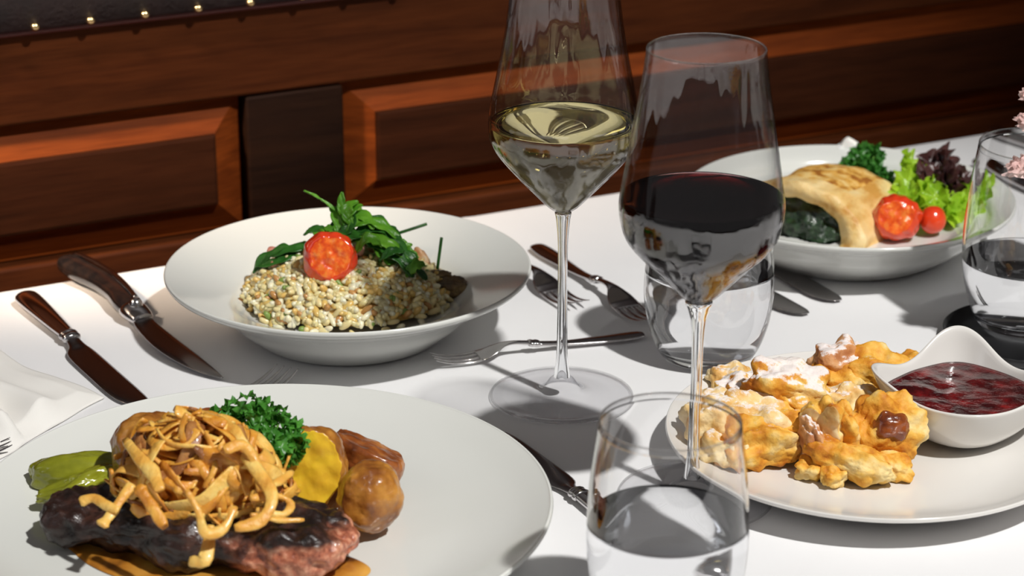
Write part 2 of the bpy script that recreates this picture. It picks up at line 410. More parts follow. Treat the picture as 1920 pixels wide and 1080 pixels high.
def liquid(name, loc, inner, zs, m, label, gap=.00015, men=.0006):
    pr = [(0, inner[0][1]+.0006)]
    for r, z in inner:
        if z < zs and z > pr[-1][1]: pr.append((max(r-gap, .0003), z))
    rs = None
    for (r0, z0), (r1, z1) in zip(inner, inner[1:]):
        if z0 <= zs <= z1: rs = r0+(r1-r0)*(zs-z0)/max(z1-z0, 1e-9)
    rs = (rs or pr[-1][0])-gap
    pr += [(rs, zs+men), (rs-.0006, zs+men*.35), (rs-.002, zs), (rs*.5, zs), (0, zs)]
    V, F = lathe(pr, 128)
    return tag(make(name, V, F, m, None, loc), label, name.split('_')[-1])
# white wine glass
wy = P(1053, 743); rows = [(399, 5), (396, 14), (390, 24), (382, 34), (360, 56), (320, 95), (285, 125), (262, 138), (243, 141.5), (222, 141), (195, 138), (83, 116), (0, 104), (-100, 92), (-150, 87)]
g1, in1 = wine_glass('white_wine_glass', wy, rows, [(397, 15), (410, 13.5), (440, 10.5), (480, 9), (600, 9.5), (670, 11), (705, 16)], .0437, 'tall angular wine glass of pale white wine, its rim above the picture')
liquid('white_wine', wy, in1, Z_at(230, wy.y), M['white_wine'], 'pale golden white wine in the tall left stemmed glass')
ry = P(1299, 932); rows = [(567, 5), (565, 14), (561, 25), (552, 37), (530, 60), (500, 90), (470, 122), (445, 142), (420, 151), (395, 155.5), (370, 155), (333, 149), (240, 134), (155, 120), (92, 112.5)]
g2, in2 = wine_glass('red_wine_glass', ry, rows, [(563, 25), (580, 21), (600, 15), (632, 11.5), (700, 10.5), (800, 11), (860, 13), (893, 17)], .0445, 'stemmed wine glass half filled with dark red wine')
liquid('red_wine', ry, in2, Z_at(370, ry.y), M['red_wine'], 'deep red wine filling the stemmed glass in the centre')
tum = [(.0005, 0), (.020, 0), (.0262, .0008), (.0295, .0045), (.0335, .014), (.0375, .030), (.0393, .047), (.0392, .062), (.0378, .083), (.0340, .1135)]
def tumbler(loc, sc, label, level, hz=1):
    root = empty('water_tumbler', loc); tag(root, label, 'glass', 'stemless tumblers')
    op = [(a[0]*sc, a[1]*sc*hz) for a in spline([(r, z, 0) for r, z in tum[1:]], 6)]
    (V, F), inner = shell(op, .0007*sc); 
    cut = [(r, z) for r, z in inner if z > .0075*sc]
    pr = [(0, .0004)]+[(r, z+.0004) for r, z in op]+[((op[-1][0]+cut[-1][0])/2, op[-1][1]+.0003)]+cut[::-1]
    pr += [(cut[0][0]*.8, .0066*sc), (cut[0][0]*.4, .0058*sc), (0, .0056*sc)]
    V, F = lathe(pr, 128); zt = op[-1][1]-.0042
    ring_part('rim', op[-1][0]-.0003, op[-1][1]+.0002, .0005, M['glass_rim'], root)
    make('wall', V, F, [M['tumbler'], M['glass']], root, mi=[1 if min(V[i][2] for i in f) > zt else 0 for f in F])
    inn = [(0.0003, .0050*sc), (cut[0][0]*.5, .0052*sc), (cut[0][0]*.85, .0064*sc)]+[(r+.0003*sc, z) for r, z in cut]
    liquid('drinking_water', loc, inn, level, M['water'], label.replace('tumbler', 'tumbler\'s water').split(',')[0] if False else 'clear still water in the '+{1: 'front', 2: 'middle', 3: 'right edge'}[level_i[0]]+' tumbler')
    return root
level_i = [1]
tl = P(1257, 790, .1135); tl.z = 0
tumbler(tl, 1.0, 'stemless clear tumbler of water in front of the red wine glass', Z_at(975, tl.y))
level_i[0] = 2; tumbler(P(1325, 668), 1.04, 'stemless clear tumbler standing behind the red wine glass', .060, .86)
level_i[0] = 3; t3 = P(1916, 622); tumbler(t3+Vector((0, 0, .0052)), 1.08, 'stemless clear tumbler cut by the right picture edge', .045)
V, F = lathe([(0, 0.0003), (.050, .0003), (.0535, .003), (.0545, .0075), (.0535, .008), (.0515, .0052), (0, .0048)], 96)
M['slate'] = mat('black_slate', [(.3, (.010, .010, .011)), (.7, (.022, .022, .024))], 60, .3)
tag(make('round_tray', V, F, M['slate'], None, P(1926, 640)), 'round black tray under the right edge tumbler', 'tray')

# ------------------------------------------------------------------ cutlery
def sect(x, w, z, t, n=12, p=2.0, yc=0):
    pts = []
    for k in range(n):
        a = 2*PI*k/n; c, s = math.cos(a), math.sin(a)
        pts.append((x, yc+w/2*math.copysign(abs(c)**(2/p), c), z+t/2*math.copysign(abs(s)**(2/p), s)))
    return pts
def bar(st, n=12, p=2.0):
    st = spline([(s+(0,))[:5] for s in st], 5)
    return loft([sect(x, max(w_, .0004), z, max(t, .0003), n, p, yc) for x, w_, z, t, yc in st])
def make_fork(L=.19):
    root = empty('fork', (0, 0, 0)); k = L/.19
    V, F = bar([(0, .006, .0035, .002), (.003, .014, .0034, .0034), (.02, .0175, .0032, .0040), (.045, .014, .0036, .0042), (.075, .0092, .0048, .0042), (.098, .0075, .0075, .0042)])
    make('handle', V, F, M['steel'], root)
    V, F = bar([(.0965, .009, .0076, .0056), (.099, .0105, .0080, .0062), (.1015, .009, .0084, .0056), (.1035, .0105, .0088, .006), (.106, .0085, .0092, .005)]); make('collar', V, F, M['steel'], root)
    V, F = bar([(.105, .0062, .0092, .0038), (.118, .0062, .0112, .0032), (.128, .010, .0110, .0026), (.136, .018, .0080, .0022), (.144, .0225, .0048, .002), (.152, .0235, .0034, .0019)]); make('head', V, F, M['steel'], root)
    for i in range(4):
        y = (i-1.5)*.0063
        V, F = bar([(.150, .0042, .0034, .0019, y), (.160, .0034, .0024, .0018, y), (.172, .0030, .0030, .0017, y*.98), (.183, .0024, .0052, .0014, y*.96), (.191, .0009, .0080, .0008, y*.94)], 8); make('tine', V, F, M['steel'], root)
    root.scale = (k, k, k); return root
def make_knife():
    root = empty('table_knife', (0, 0, 0))
    V, F = bar([(0, .009, .0045, .005), (.0025, .0155, .0045, .0085), (.010, .0175, .0045, .0088), (.03, .0165, .0045, .0082), (.06, .0135, .0043, .0072), (.082, .0108, .0042, .0066)], 16); make('handle', V, F, M['steel'], root)
    V, F = bar([(.081, .0125, .0042, .0078), (.0835, .0135, .0042, .0084), (.086, .0115, .0042, .0070), (.0885, .013, .0042, .008), (.091, .0105, .004, .006)], 16); make('bolster', V, F, M['steel'], root)
    V, F = bar([(.090, .009, .0036, .0042, 0), (.100, .0115, .0026, .0028, -.0005), (.112, .0185, .0017, .0018, -.002), (.150, .0195, .0014, .0015, -.002), (.185, .019, .0013, .0013, -.0016), (.200, .0145, .0013, .0012, 0), (.2065, .006, .0013, .0010, .002)], 12); make('blade', V, F, M['steel_dark'], root)
    return root
def lay(root, a, b, length, label, group, z=.0003, flip=False, tilt=0):
    """point the handle end a towards b on the table"""
    d = b-a; root.location = (a.x, a.y, z); root.rotation_euler = (0, tilt, math.atan2(d.y, d.x))
    return tag(root, label, root.name.split('.')[0].split('_')[-1], group)
kn0 = make_knife(); fk0 = make_fork()
GF, GK = 'steel forks on the tablecloth', 'knives on the tablecloth'
def mirror_blade(): pass
lay(kn0, P(47, 566), P(252, 752), .2, 'small steel table knife nearest the napkin, blade tip at the steak plate', GK)
k = copy_tree(kn0); k.name = 'table_knife'; b = P(1557, 562); a = b+(P(1450, 500)-b).normalized()*.2; lay(k, a, b, .2, 'upper of two knives lying half under the crepe plate', GK)
k = copy_tree(kn0); k.name = 'table_knife'; b = P(1505, 592); a = b+(P(1450, 500)-P(1557, 562)).normalized()*.2+Vector((-.012, 0, 0)); lay(k, a, b, .2, 'lower of two knives, rounded tip behind the middle tumbler', GK)
k = copy_tree(kn0); k.name = 'table_knife'; _d = (P(1085, 938)-P(970, 852)).normalized(); k.scale = (.88,)*3; a = P(1085, 938)+_d*.0757; b = a-_d; lay(k, a, b, .2, 'knife running from under the steak plate to the front tumbler', GK)
k = copy_tree(kn0); k.name = 'table_knife'; a = P(1857, 254); b = P(1960, 288); lay(k, a, b, .2, 'farthest knife at the upper right edge of the cloth', GK)
k = copy_tree(kn0); k.name = 'table_knife'; a = P(1833, 312); b = P(1960, 375); lay(k, a, b, .2, 'knife seen behind the right edge tumbler', GK)
# fork things
lay(fk0, P(1207, 634), P(812, 686), .19, 'steel fork with raised tines lying behind the white wine foot', GF)
dd = (P(1207, 634)-P(812, 686)).length; fk0.scale = (dd/.191,)*3
f = copy_tree(fk0); f.name = 'fork'; f.scale = (.9,)*3; a = P(1005, 468); d = (P(1200, 600)-a).normalized(); lay(f, a, a+d, .17, 'fork whose head ends behind the middle tumbler', GF)
f = copy_tree(fk0); f.name = 'fork'; f.scale = (.9,)*3; b = P(1085, 586); d = (b-P(985, 520)).normalized(); lay(f, b-d*.172, b, .17, 'fork with its handle under the risotto plate rim', GF)
f = copy_tree(fk0); f.name = 'fork'; f.scale = (.9,)*3; b = P(540, 708); d = Vector((.5, .85, 0)).normalized(); lay(f, b-d*.172, b, .17, 'fork of which only tine tips show behind the steak plate', GF)
f = copy_tree(fk0); f.name = 'fork'; f.scale = (.9,)*3; b = P(22, 846); d = Vector((.9, .3, 0)).normalized(); lay(f, b-d*.172, b, .17, 'fork tip at the left picture edge below the napkin', GF)
# steak knife with curved handle
sk = empty('steak_knife', (0, 0, 0))
V, F = bar([(0, .010, .009, .009, -.006), (.004, .017, .0095, .0125, -.0065), (.02, .0195, .0085, .0125, -.0035), (.045, .0175, .0075, .012, .0015), (.07, .0165, .0075, .0118, .0015), (.09, .0165, .0075, .0115, -.0010), (.104, .015, .007, .0105, -.0015)], 18, 2.6); make('handle', V, F, M['resin'], sk)
V, F = bar([(.003, .004, .0155, .002, -.001), (.02, .004, .0155, .002, .0038), (.045, .0035, .0142, .002, .0078), (.07, .0035, .0142, .002, .0072), (.1, .0035, .0132, .002, .004)], 8); tag(make('spine', V, F, M['steel'], sk), 'thin bright steel spine along the handle')
V, F = bar([(.102, .0165, .007, .011, -.0015), (.106, .019, .007, .012, -.001), (.113, .018, .0062, .0105, -.0005), (.120, .0145, .005, .007, 0)], 18); make('bolster', V, F, M['steel'], sk)
V, F = lathe([(0, .0055), (.003, .0045), (.0045, .002), (.0048, 0)], 24); make('rivet', V, F, M['steel'], sk, (.108, 0, .0115))
V, F = bar([(.117, .013, .0048, .006, 0), (.128, .0155, .0035, .0032, -.001), (.16, .0185, .0025, .0022, -.0015), (.19, .0165, .0022, .0018, 0), (.215, .0105, .0022, .0014, .0025), (.230, .002, .0022, .0008, .0055)], 12); make('blade', V, F, M['steel_dark'], sk)
lay(sk, P(143, 512), P(405, 722), .23, 'curved dark handled steak knife between napkin and risotto plate', GK)

# ------------------------------------------------------------------ napkin
def napkin():
    V = []; F = []; nx, ny = 90, 70
    c00, c10, c11, c01 = P(-240, 900), P(-10, 868), P(196, 748), P(-60, 640)
    c00 = P(-330, 800)
    for j in range(ny+1):
        for i in range(nx+1):
            s, t = i/nx, j/ny
            p = (c00*(1-s)+c10*s)*(1-t)+(c01*(1-s)+c11*s)*t if False else (c00*(1-s)+P(-20, 872)*s)*(1-t)+(c01*(1-s)+c11*s)*t
            e = min(1, min(s, 1-s, t, 1-t)*9)
            q = t*1.0
            h = .0045*e
            _d = t-.36-.14*math.sin(s*3.4+.5); h += .017*math.exp(-(_d/(.10 if _d < 0 else .035))**2)*math.sin(PI*min(1, s*1.02))**.6
            h += .009*math.exp(-((t-.68+.12*s)/.09)**2)*e+.007*math.exp(-((t-.16-.1*s)/.05)**2)*e
            h += .0022*noise.noise(Vector((s*5, t*3, 2)))*e
            V.append((p.x+.004*noise.noise(Vector((s*3, t*3, 5))), p.y+.004*noise.noise(Vector((s*3, t*3, 9))), max(.0012, h+.0012)))
    for j in range(ny):
        for i in range(nx): a = j*(nx+1)+i; F.append((a, a+1, a+nx+2, a+nx+1))
    o = make('napkin', V, F, M['napkin']); s_ = o.modifiers.new('thickness', 'SOLIDIFY'); s_.thickness = .001; s_.offset = -1
    return o
tag(napkin(), 'crumpled ivory cloth napkin beside the small knife', 'napkin')
#FOOD
# ------------------------------------------------------------------ food materials
M['steak'] = mat('seared_steak', [(.35, (.008, .004, .003)), (.55, (.026, .010, .007)), (.75, (.09, .035, .022))], 90, .4, 1, 130, coat=.2)
def steakmat():
    m = M['steak']; N, L = m.node_tree.nodes, m.node_tree.links; b = N['Principled BSDF']
    src = b.inputs['Base Color'].links[0].from_socket
    tc = N.new('ShaderNodeTexCoord'); sp = N.new('ShaderNodeSeparateXYZ'); L.new(tc.outputs['Object'], sp.inputs[0])
    nz = N.new('ShaderNodeTexNoise'); nz.inputs['Scale'].default_value = 60; L.new(tc.outputs['Object'], nz.inputs['Vector'])
    a = N.new('ShaderNodeMath'); a.operation = 'MULTIPLY_ADD'; a.inputs[1].default_value = .03; L.new(nz.outputs['Fac'], a.inputs[0]); L.new(sp.outputs['X'], a.inputs[2])
    mx = N.new('ShaderNodeMapRange'); mx.inputs[1].default_value = .036; mx.inputs[2].default_value = .052; L.new(a.outputs[0], mx.inputs[0])
    a2 = N.new('ShaderNodeMath'); a2.operation = 'MULTIPLY_ADD'; a2.inputs[1].default_value = .012; L.new(nz.outputs['Fac'], a2.inputs[0]); L.new(sp.outputs['Z'], a2.inputs[2])
    mz = N.new('ShaderNodeMapRange'); mz.inputs[1].default_value = .016; mz.inputs[2].default_value = .012; L.new(a2.outputs[0], mz.inputs[0])
    mu = N.new('ShaderNodeMath'); mu.operation = 'MULTIPLY'; L.new(mx.outputs[0], mu.inputs[0]); L.new(mz.outputs[0], mu.inputs[1])
    n3 = N.new('ShaderNodeTexNoise'); n3.inputs['Scale'].default_value = 220; n3.inputs['Detail'].default_value = 5; L.new(tc.outputs['Object'], n3.inputs['Vector'])
    r = ramp(N, [(.3, (.16, .03, .015)), (.5, (.46, .15, .08)), (.68, (.74, .36, .22))]); L.new(n3.outputs['Fac'], r.inputs[0])
    mm = N.new('ShaderNodeMix'); mm.data_type = 'RGBA'; L.new(mu.outputs[0], mm.inputs[0]); L.new(src, mm.inputs[6]); L.new(r.outputs[0], mm.inputs[7])
    L.new(mm.outputs[2], b.inputs['Base Color'])
steakmat()
M['jus'] = mat('brown_jus', [(.36, (.10, .03, .006)), (.46, (.46, .18, .022)), (.6, (.74, .38, .07))], 26, .12, coat=.6, sss=.3)
M['onion'] = mat('fried_onion', [(.28, (.36, .10, .008)), (.45, (.66, .27, .025)), (.68, (.84, .46, .08))], 70, .42, .6, 260, coat=.2, sss=.25, sssr=.003)
M['onion_pale'] = mat('pale_fried_onion', [(.28, (.62, .25, .03)), (.5, (.84, .46, .085)), (.7, (.92, .64, .19))], 60, .42, .6, 260, coat=.2, sss=.25, sssr=.003)
M['onion_dark'] = mat('dark_fried_onion', [(.3, (.13, .04, .01)), (.5, (.32, .12, .03)), (.7, (.55, .27, .08))], 90, .4, .8, 200, coat=.2)
M['parsley'] = leafmat('curly_parsley_green', (.022, .13, .016), (.11, .36, .045), 160, .35, .25)
M['stalk'] = mat('green_stalk', (.16, .36, .06), rough=.4)
M['potato_skin'] = mat('roast_potato_skin', [(.32, (.20, .06, .010)), (.5, (.40, .155, .022)), (.68, (.60, .28, .05))], 75, .3, .7, 90, coat=.4)
M['potato_red'] = mat('browned_potato_skin', [(.34, (.11, .028, .008)), (.5, (.28, .075, .015)), (.68, (.48, .18, .04))], 80, .32, .4, 60, coat=.35)
M['potato_cut'] = mat('roast_potato_flesh', [(.32, (.62, .30, .02)), (.5, (.88, .58, .03)), (.75, (.80, .46, .03))], 40, .35, .3, 90, sss=.3, coat=.2)
M['pickle'] = mat('green_pickle', [(.3, (.13, .14, .008)), (.6, (.30, .31, .018)), (.8, (.40, .42, .04))], 40, .22, .4, 60, coat=.5, sss=.2)
M['tomato'] = mat('tomato_skin', [(.3, (.62, .025, .008)), (.7, (.80, .07, .012))], 30, .2, coat=.6, sss=.25)
M['tomato_cut'] = mat('roasted_tomato_flesh', [(.32, (.72, .06, .008)), (.5, (.86, .13, .012)), (.66, (.93, .26, .04))], 240, .22, .5, 260, coat=.7, sss=.3)
M['grain_a'] = mat('creamy_rice', (.80, .66, .33), rough=.35, coat=.3, sss=.35)
M['grain_b'] = mat('golden_rice', (.74, .48, .14), rough=.35, coat=.3, sss=.35)
M['grain_c'] = mat('white_rice', (.86, .78, .54), rough=.35, coat=.3, sss=.35)
M['grain_d'] = mat('browned_rice_bits', (.50, .25, .07), rough=.4, coat=.3)
M['grain_e'] = mat('herb_flecks', (.20, .30, .06), rough=.4)
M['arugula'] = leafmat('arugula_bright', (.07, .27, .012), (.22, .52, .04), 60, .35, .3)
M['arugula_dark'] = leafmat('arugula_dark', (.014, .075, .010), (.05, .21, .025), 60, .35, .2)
M['bacon'] = mat('pink_bacon', [(.35, (.45, .12, .08)), (.6, (.8, .45, .34))], 120, .35, .4, 200)
M['mush'] = mat('browned_mushroom', [(.3, (.03, .018, .008)), (.55, (.16, .09, .03)), (.75, (.42, .28, .10))], 80, .35, .7, 140, coat=.3)
M['shrimp'] = mat('seared_prawn', [(.35, (.55, .16, .04)), (.55, (.86, .55, .3)), (.7, (.92, .8, .62))], 90, .35, .3, 140, sss=.3)
M['crepe'] = mat('browned_crepe', [(.34, (.60, .30, .06)), (.46, (.78, .52, .19)), (.66, (.86, .66, .33))], 60, .5, .9, 120, sss=.2, stretch=(1, .6, 1))
M['crepe_top'] = mat('crepe_browned_top', [(.36, (.36, .13, .02)), (.47, (.72, .38, .07)), (.62, (.84, .58, .22))], 110, .5, .5, 90)
M['spinach'] = mat('spinach_filling', [(.35, (.004, .012, .005)), (.6, (.02, .05, .018)), (.75, (.05, .10, .035))], 120, .35, 1, 160, coat=.3)
M['lettuce'] = leafmat('frilly_green_lettuce', (.22, .45, .015), (.50, .72, .05), 50, .35, .35)
M['lettuce_red'] = leafmat('frilly_red_lettuce', (.022, .010, .012), (.10, .035, .03), 60, .35, .15)
M['mozz'] = mat('white_cheese', (.86, .84, .80), rough=.4, sss=.3)
M['sauce'] = mat('berry_sauce', [(.4, (.035, .002, .003)), (.58, (.11, .005, .006)), (.72, (.22, .012, .012))], 80, .16, .9, 130, coat=.3)
M['petal'] = leafmat('pale_pink_petal', (.80, .45, .42), (.92, .68, .64), 60, .5, .4)
M['darkglass'] = mat('black_glazed_vase', (.015, .015, .017), rough=.1, coat=.5)
def pancake(name, c, sugar):
    m = mat(name, c, 60, .6, .8, 170, sss=.12, spec=.3)
    N, L = m.node_tree.nodes, m.node_tree.links; b = N['Principled BSDF']
    src = b.inputs['Base Color'].links[0].from_socket
    ge = N.new('ShaderNodeNewGeometry'); sp = N.new('ShaderNodeSeparateXYZ'); L.new(ge.outputs['Normal'], sp.inputs[0])
    tc = N.new('ShaderNodeTexCoord'); nz = N.new('ShaderNodeTexNoise'); nz.inputs['Scale'].default_value = 260; nz.inputs['Detail'].default_value = 6; nz.inputs['Roughness'].default_value = .75
    L.new(tc.outputs['Object'], nz.inputs['Vector'])
    ad = N.new('ShaderNodeMath'); ad.operation = 'MULTIPLY_ADD'; ad.inputs[1].default_value = .9; L.new(sp.outputs['Z'], ad.inputs[0]); L.new(nz.outputs['Fac'], ad.inputs[2])
    mr = N.new('ShaderNodeMapRange'); mr.inputs[1].default_value = 1.45-sugar; mr.inputs[2].default_value = 1.62-sugar; mr.inputs[4].default_value = .92; L.new(ad.outputs[0], mr.inputs[0])
    mm = N.new('ShaderNodeMix'); mm.data_type = 'RGBA'; L.new(mr.outputs[0], mm.inputs[0]); L.new(src, mm.inputs[6]); mm.inputs[7].default_value = (.86, .80, .78, 1)
    L.new(mm.outputs[2], b.inputs['Base Color']); return m
gold = [(.34, (.48, .15, .012)), (.44, (.70, .31, .03)), (.54, (.80, .47, .09)), (.66, (.86, .66, .30))]
pale = [(.34, (.62, .30, .06)), (.46, (.78, .52, .20)), (.6, (.86, .68, .38))]
M['pc_gold'] = pancake('golden_pancake', gold, 0)
M['pc_sugar'] = pancake('sugared_pancake', gold, .38)
M['pc_pale'] = pancake('pale_pancake', pale, .18)
M['pc_red'] = pancake('reddish_sugared_pancake', [(.34, (.36, .12, .04)), (.5, (.62, .30, .12)), (.7, (.74, .46, .24))], .3)
M['raisin'] = mat('baked_raisin', [(.35, (.09, .014, .004)), (.65, (.30, .07, .010))], 120, .25, .5, 160, coat=.5)
M['pc_cut'] = mat('pancake_crumb', pale, 50, .55, .5, 110, sss=.3)

# ------------------------------------------------------------------ steak plate
L_, R_ = P(122, 972, .022), P(618, 1030, .022); ax = R_-L_; yaw = math.atan2(ax.y, ax.x); mid = (L_+R_)/2
st = lump('steak', (mid.x+.003, mid.y+.003, .0235), (.166, .053, .030), M['steak'], (0, 0, yaw), seed=3, amp=0, fine=0, power=3.4, sub=6, taper=.10, real=[(.006, 28), (.0028, 85), (.0011, 240)])
tag(st, 'thick seared beef steak with pink cut end on the large flat plate', 'steak')
def puddle(name, pix, z, h, m, label, cat):
    pts = spline([(p.x, p.y, 0) for p in [P(x, y, z) for x, y in pix]+[P(*pix[0], z)]], 6)[:-1]
    c = Vector((sum(p[0] for p in pts)/len(pts), sum(p[1] for p in pts)/len(pts), 0)); n = len(pts)
    V = []; F = []
    for s, hh in ((1, 0), (.985, h*.7), (.95, h), (.6, h*1.05), (.2, h*1.05)):
        for p in pts: V.append(((p[0]-c.x)*s, (p[1]-c.y)*s, hh))
    for k in range(4):
        for i in range(n): j = (i+1) % n; F.append((k*n+i, k*n+j, (k+1)*n+j, (k+1)*n+i))
    F.append(tuple(range(4*n, 5*n)))
    return tag(make(name, V, F, m, None, (c.x, c.y, z)), label, cat)
puddle('gravy', [(66, 968), (80, 1000), (130, 1030), (165, 1058), (230, 1085), (330, 1102), (470, 1116), (600, 1105), (690, 1078), (672, 1050), (560, 1020), (400, 990), (200, 950), (110, 940)], .0089, .0010, M['jus'], 'amber brown gravy pooled along the front of the steak', 'gravy')
# fried onions
rnd = random.Random(11)
OC = P(378, 925, .036); oa, ob, oh = .045, .033, .040
oy = yaw
def dome(th, ph, k=1):
    v = Vector((oa*math.cos(ph)*math.cos(th), ob*math.cos(ph)*math.sin(th), oh*math.sin(ph)))*k
    return Matrix.Rotation(oy, 3, 'Z') @ v
core = lump('onion_clump', OC+Vector((0, 0, .008)), (.074, .054, .054), M['onion'], (0, 0, oy), seed=9, amp=.2, freq=2.6, fine=.08, power=2, sub=5, real=[(.004, 90), (.0015, 220)])
tag(core, 'dense browned clump of fried onion inside the heap', 'fried onion')
def strand(pts, w_, t, m, label=None, group='fried onion strands on the steak', tw=0, out=None):
    sp = [Vector(p) for p in spline([tuple(p) for p in pts], 4)]; c = sum(sp, Vector())/len(sp)
    if not label:
        q = c-OC
        label = '%s %s fried onion strand on the %s %s of the steak heap' % ('thin' if w_ < .0045 else 'broad' if w_ > .0075 else 'medium wide', {'onion': 'golden', 'onion_pale': 'pale', 'onion_dark': 'dark brown'}[[k for k in M if M[k] == m][0]],
            'upper' if q.z > .026 else 'middle' if q.z > .012 else 'lower', ('front ' if q.y < -.006 else 'back ')+('left' if q.x < -.014 else 'right' if q.x > .014 else 'centre'))
    cc = OC if out is None else out
    ups = []
    for i, p in enumerate(sp):
        u = (p-cc).normalized() if out is None else Vector(out)
        ta = (sp[min(i+1, len(sp)-1)]-sp[max(i-1, 0)]).normalized()
        ups.append(Matrix.Rotation(tw*i/len(sp)+tw*.3, 3, ta) @ u)
    wob = rnd.random()*9
    V, F = ribbon([p-c for p in sp], ups, lambda q: w_*(.8+.35*noise.noise(Vector((q*4, wob, 0)))*1.5)*(1 if .06 < q < .94 else .7), t)
    return tag(make('onion_strand', V, F, m, None, c), label, 'fried onion', group)
for i in range(120):
    th = rnd.uniform(0, 2*PI); ph = math.asin(rnd.uniform(.02, .98)); n = rnd.randint(4, 7)
    dth, dph = rnd.uniform(-1, 1), rnd.uniform(-1, 1); l = math.hypot(dth, dph) or 1; step = rnd.uniform(.20, .36)
    dth, dph = dth/l*step, dph/l*step; curl = rnd.uniform(-.6, .6)
    pts = []; k0 = rnd.uniform(.88, 1.08)
    for j in range(n):
        p = dome(th, ph, k0+.07*math.sin(j*1.7+i)+(.10 if j in (0, n-1) and rnd.random() < .5 else 0))
        q = OC+p; q.z = max(q.z, .040 if abs(p.y) < .026 else .026)
        pts.append(q+Vector((0, 0, rnd.uniform(-.002, .002))))
        th += dth/max(.35, math.cos(ph)); ph += dph
        dth, dph = dth*math.cos(curl)-dph*math.sin(curl), dth*math.sin(curl)+dph*math.cos(curl)
        if ph > 1.5: ph = 1.5; dph = -dph
    strand(pts, rnd.choice([.0035, .005, .0065, .008, .0095])*rnd.uniform(.9, 1.1), rnd.uniform(.0011, .0017), M[rnd.choice(['onion', 'onion', 'onion', 'onion_pale', 'onion_pale', 'onion_dark'])], tw=rnd.uniform(-1.3, 1.3))
UPF = Vector((0, -.75, .65))
def pstrand(pix, w_, m, label, zs=None, t=.002, out=UPF):
    pts = [P(x, y, z) for x, y, z in pix]; return strand(pts, w_, t, M[m], label, out=out)
pstrand([(150, 942, .047), (175, 934, .049), (200, 948, .048), (222, 958, .047)], .0055, 'onion_pale', 'pale onion strand reaching left over the dark steak top')
pstrand([(190, 985, .042), (205, 968, .044), (228, 935, .050), (248, 908, .055)], .0075, 'onion_pale', 'forked pale onion strand lying on the left of the steak')
pstrand([(395, 985, .050), (392, 1015, .044), (382, 1050, .038), (356, 1052, .036)], .0075, 'onion_pale', 'hooked onion strand hanging down the front of the steak')
pstrand([(345, 830, .072), (340, 805, .080), (350, 775, .088)], .0038, 'onion', 'onion strand pointing up from the top of the heap')
pstrand([(258, 912, .06), (285, 950, .053), (310, 990, .045)], .007, 'onion', 'broad onion strand running down the steak front left')
pstrand([(350, 920, .07), (372, 960, .062), (385, 1000, .052), (420, 990, .053), (440, 950, .06)], .0055, 'onion_pale', 'looped onion strand at the front of the heap')
pstrand([(440, 830, .07), (480, 880, .065), (510, 930, .058), (490, 975, .05), (440, 990, .048)], .007, 'onion_pale', 'long pale onion strand curving down the right side')
pstrand([(420, 845, .075), (455, 835, .075), (480, 870, .066), (490, 920, .058)], .0065, 'onion_pale', 'arched onion strand below the parsley')
pstrand([(480, 925, .055), (520, 905, .055), (548, 885, .055)], .0055, 'onion_pale', 'onion strand pointing right towards the yellow potato')
pstrand([(470, 935, .055), (520, 930, .052), (545, 945, .048), (530, 965, .046), (480, 955, .05)], .005, 'onion_pale', 'curled onion ring end beside the yellow potato')
pstrand([(470, 965, .052), (520, 975, .046), (570, 975, .044)], .0035, 'onion_pale', 'thin onion strand lying right on the steak end')
pstrand([(235, 825, .065), (262, 860, .065), (285, 885, .062), (300, 920, .058)], .008, 'onion_pale', 'broad pale onion strand slanting down the left side')
# potatoes
def potato(loc, dims, rot, mats, label, **k):
    return tag(lump('roast_potato', loc, dims, mats, rot, real=[(.0008, 130), (.0003, 400)], **k), label, 'potato', 'roast potatoes on the steak plate')
potato(P(694, 932, .030), (.033, .032, .038), (0, .1, .3), M['potato_skin'], 'round golden roast potato at the right end of the steak', seed=5, amp=.06, freq=1.4, fine=.012, power=2.3, sub=5)
potato(P(684, 862, .030), (.044, .028, .034), (.15, .25, -.35), [M['potato_red'], M['potato_red']], 'dark reddish roast potato wedge behind the round one', seed=8, amp=.06, fine=.015, power=2.6, sub=5, cuts=[((.1, .35, .95), .55)], taper=.1)
potato(P(580, 885, .034), (.040, .036, .052), (.1, .14, .35), [M['potato_skin'], M['potato_cut']], 'roast potato half with bright yellow cut face beside the parsley', seed=2, amp=.05, fine=.015, power=2.3, sub=5, cuts=[((-.42, -.85, .35), .50)])
potato(P(282, 858, .036), (.042, .038, .050), (.1, .1, .2), M['potato_skin'], 'brown roast potato half hidden behind the onions on the left', seed=12, amp=.06, fine=.02, power=2.3, sub=5)
potato(P(400, 838, .036), (.034, .03, .044), (.1, .1, .2), M['potato_red'], 'roast potato hidden behind the onion heap under the parsley', seed=15, amp=.06, fine=.02, power=2.3, sub=5)
# pickles
tag(lump('pickle_half', P(145, 885, .020), (.052, .020, .022), M['pickle'], (.2, -.05, .12), seed=21, amp=.10, freq=1.5, fine=.02, power=2.4, sub=5, taper=-.12), 'glossy green pickle half with rounded end left of the onions', 'pickle', 'green pickles on the steak plate')
tag(lump('pickle_half', P(160, 912, .022), (.048, .018, .015), M['pickle'], (-.3, -.12, .42), seed=27, amp=.2, freq=2, fine=.05, power=2.2, sub=5, taper=.2), 'second green pickle piece lying against the steak edge', 'pickle', 'green pickles on the steak plate')
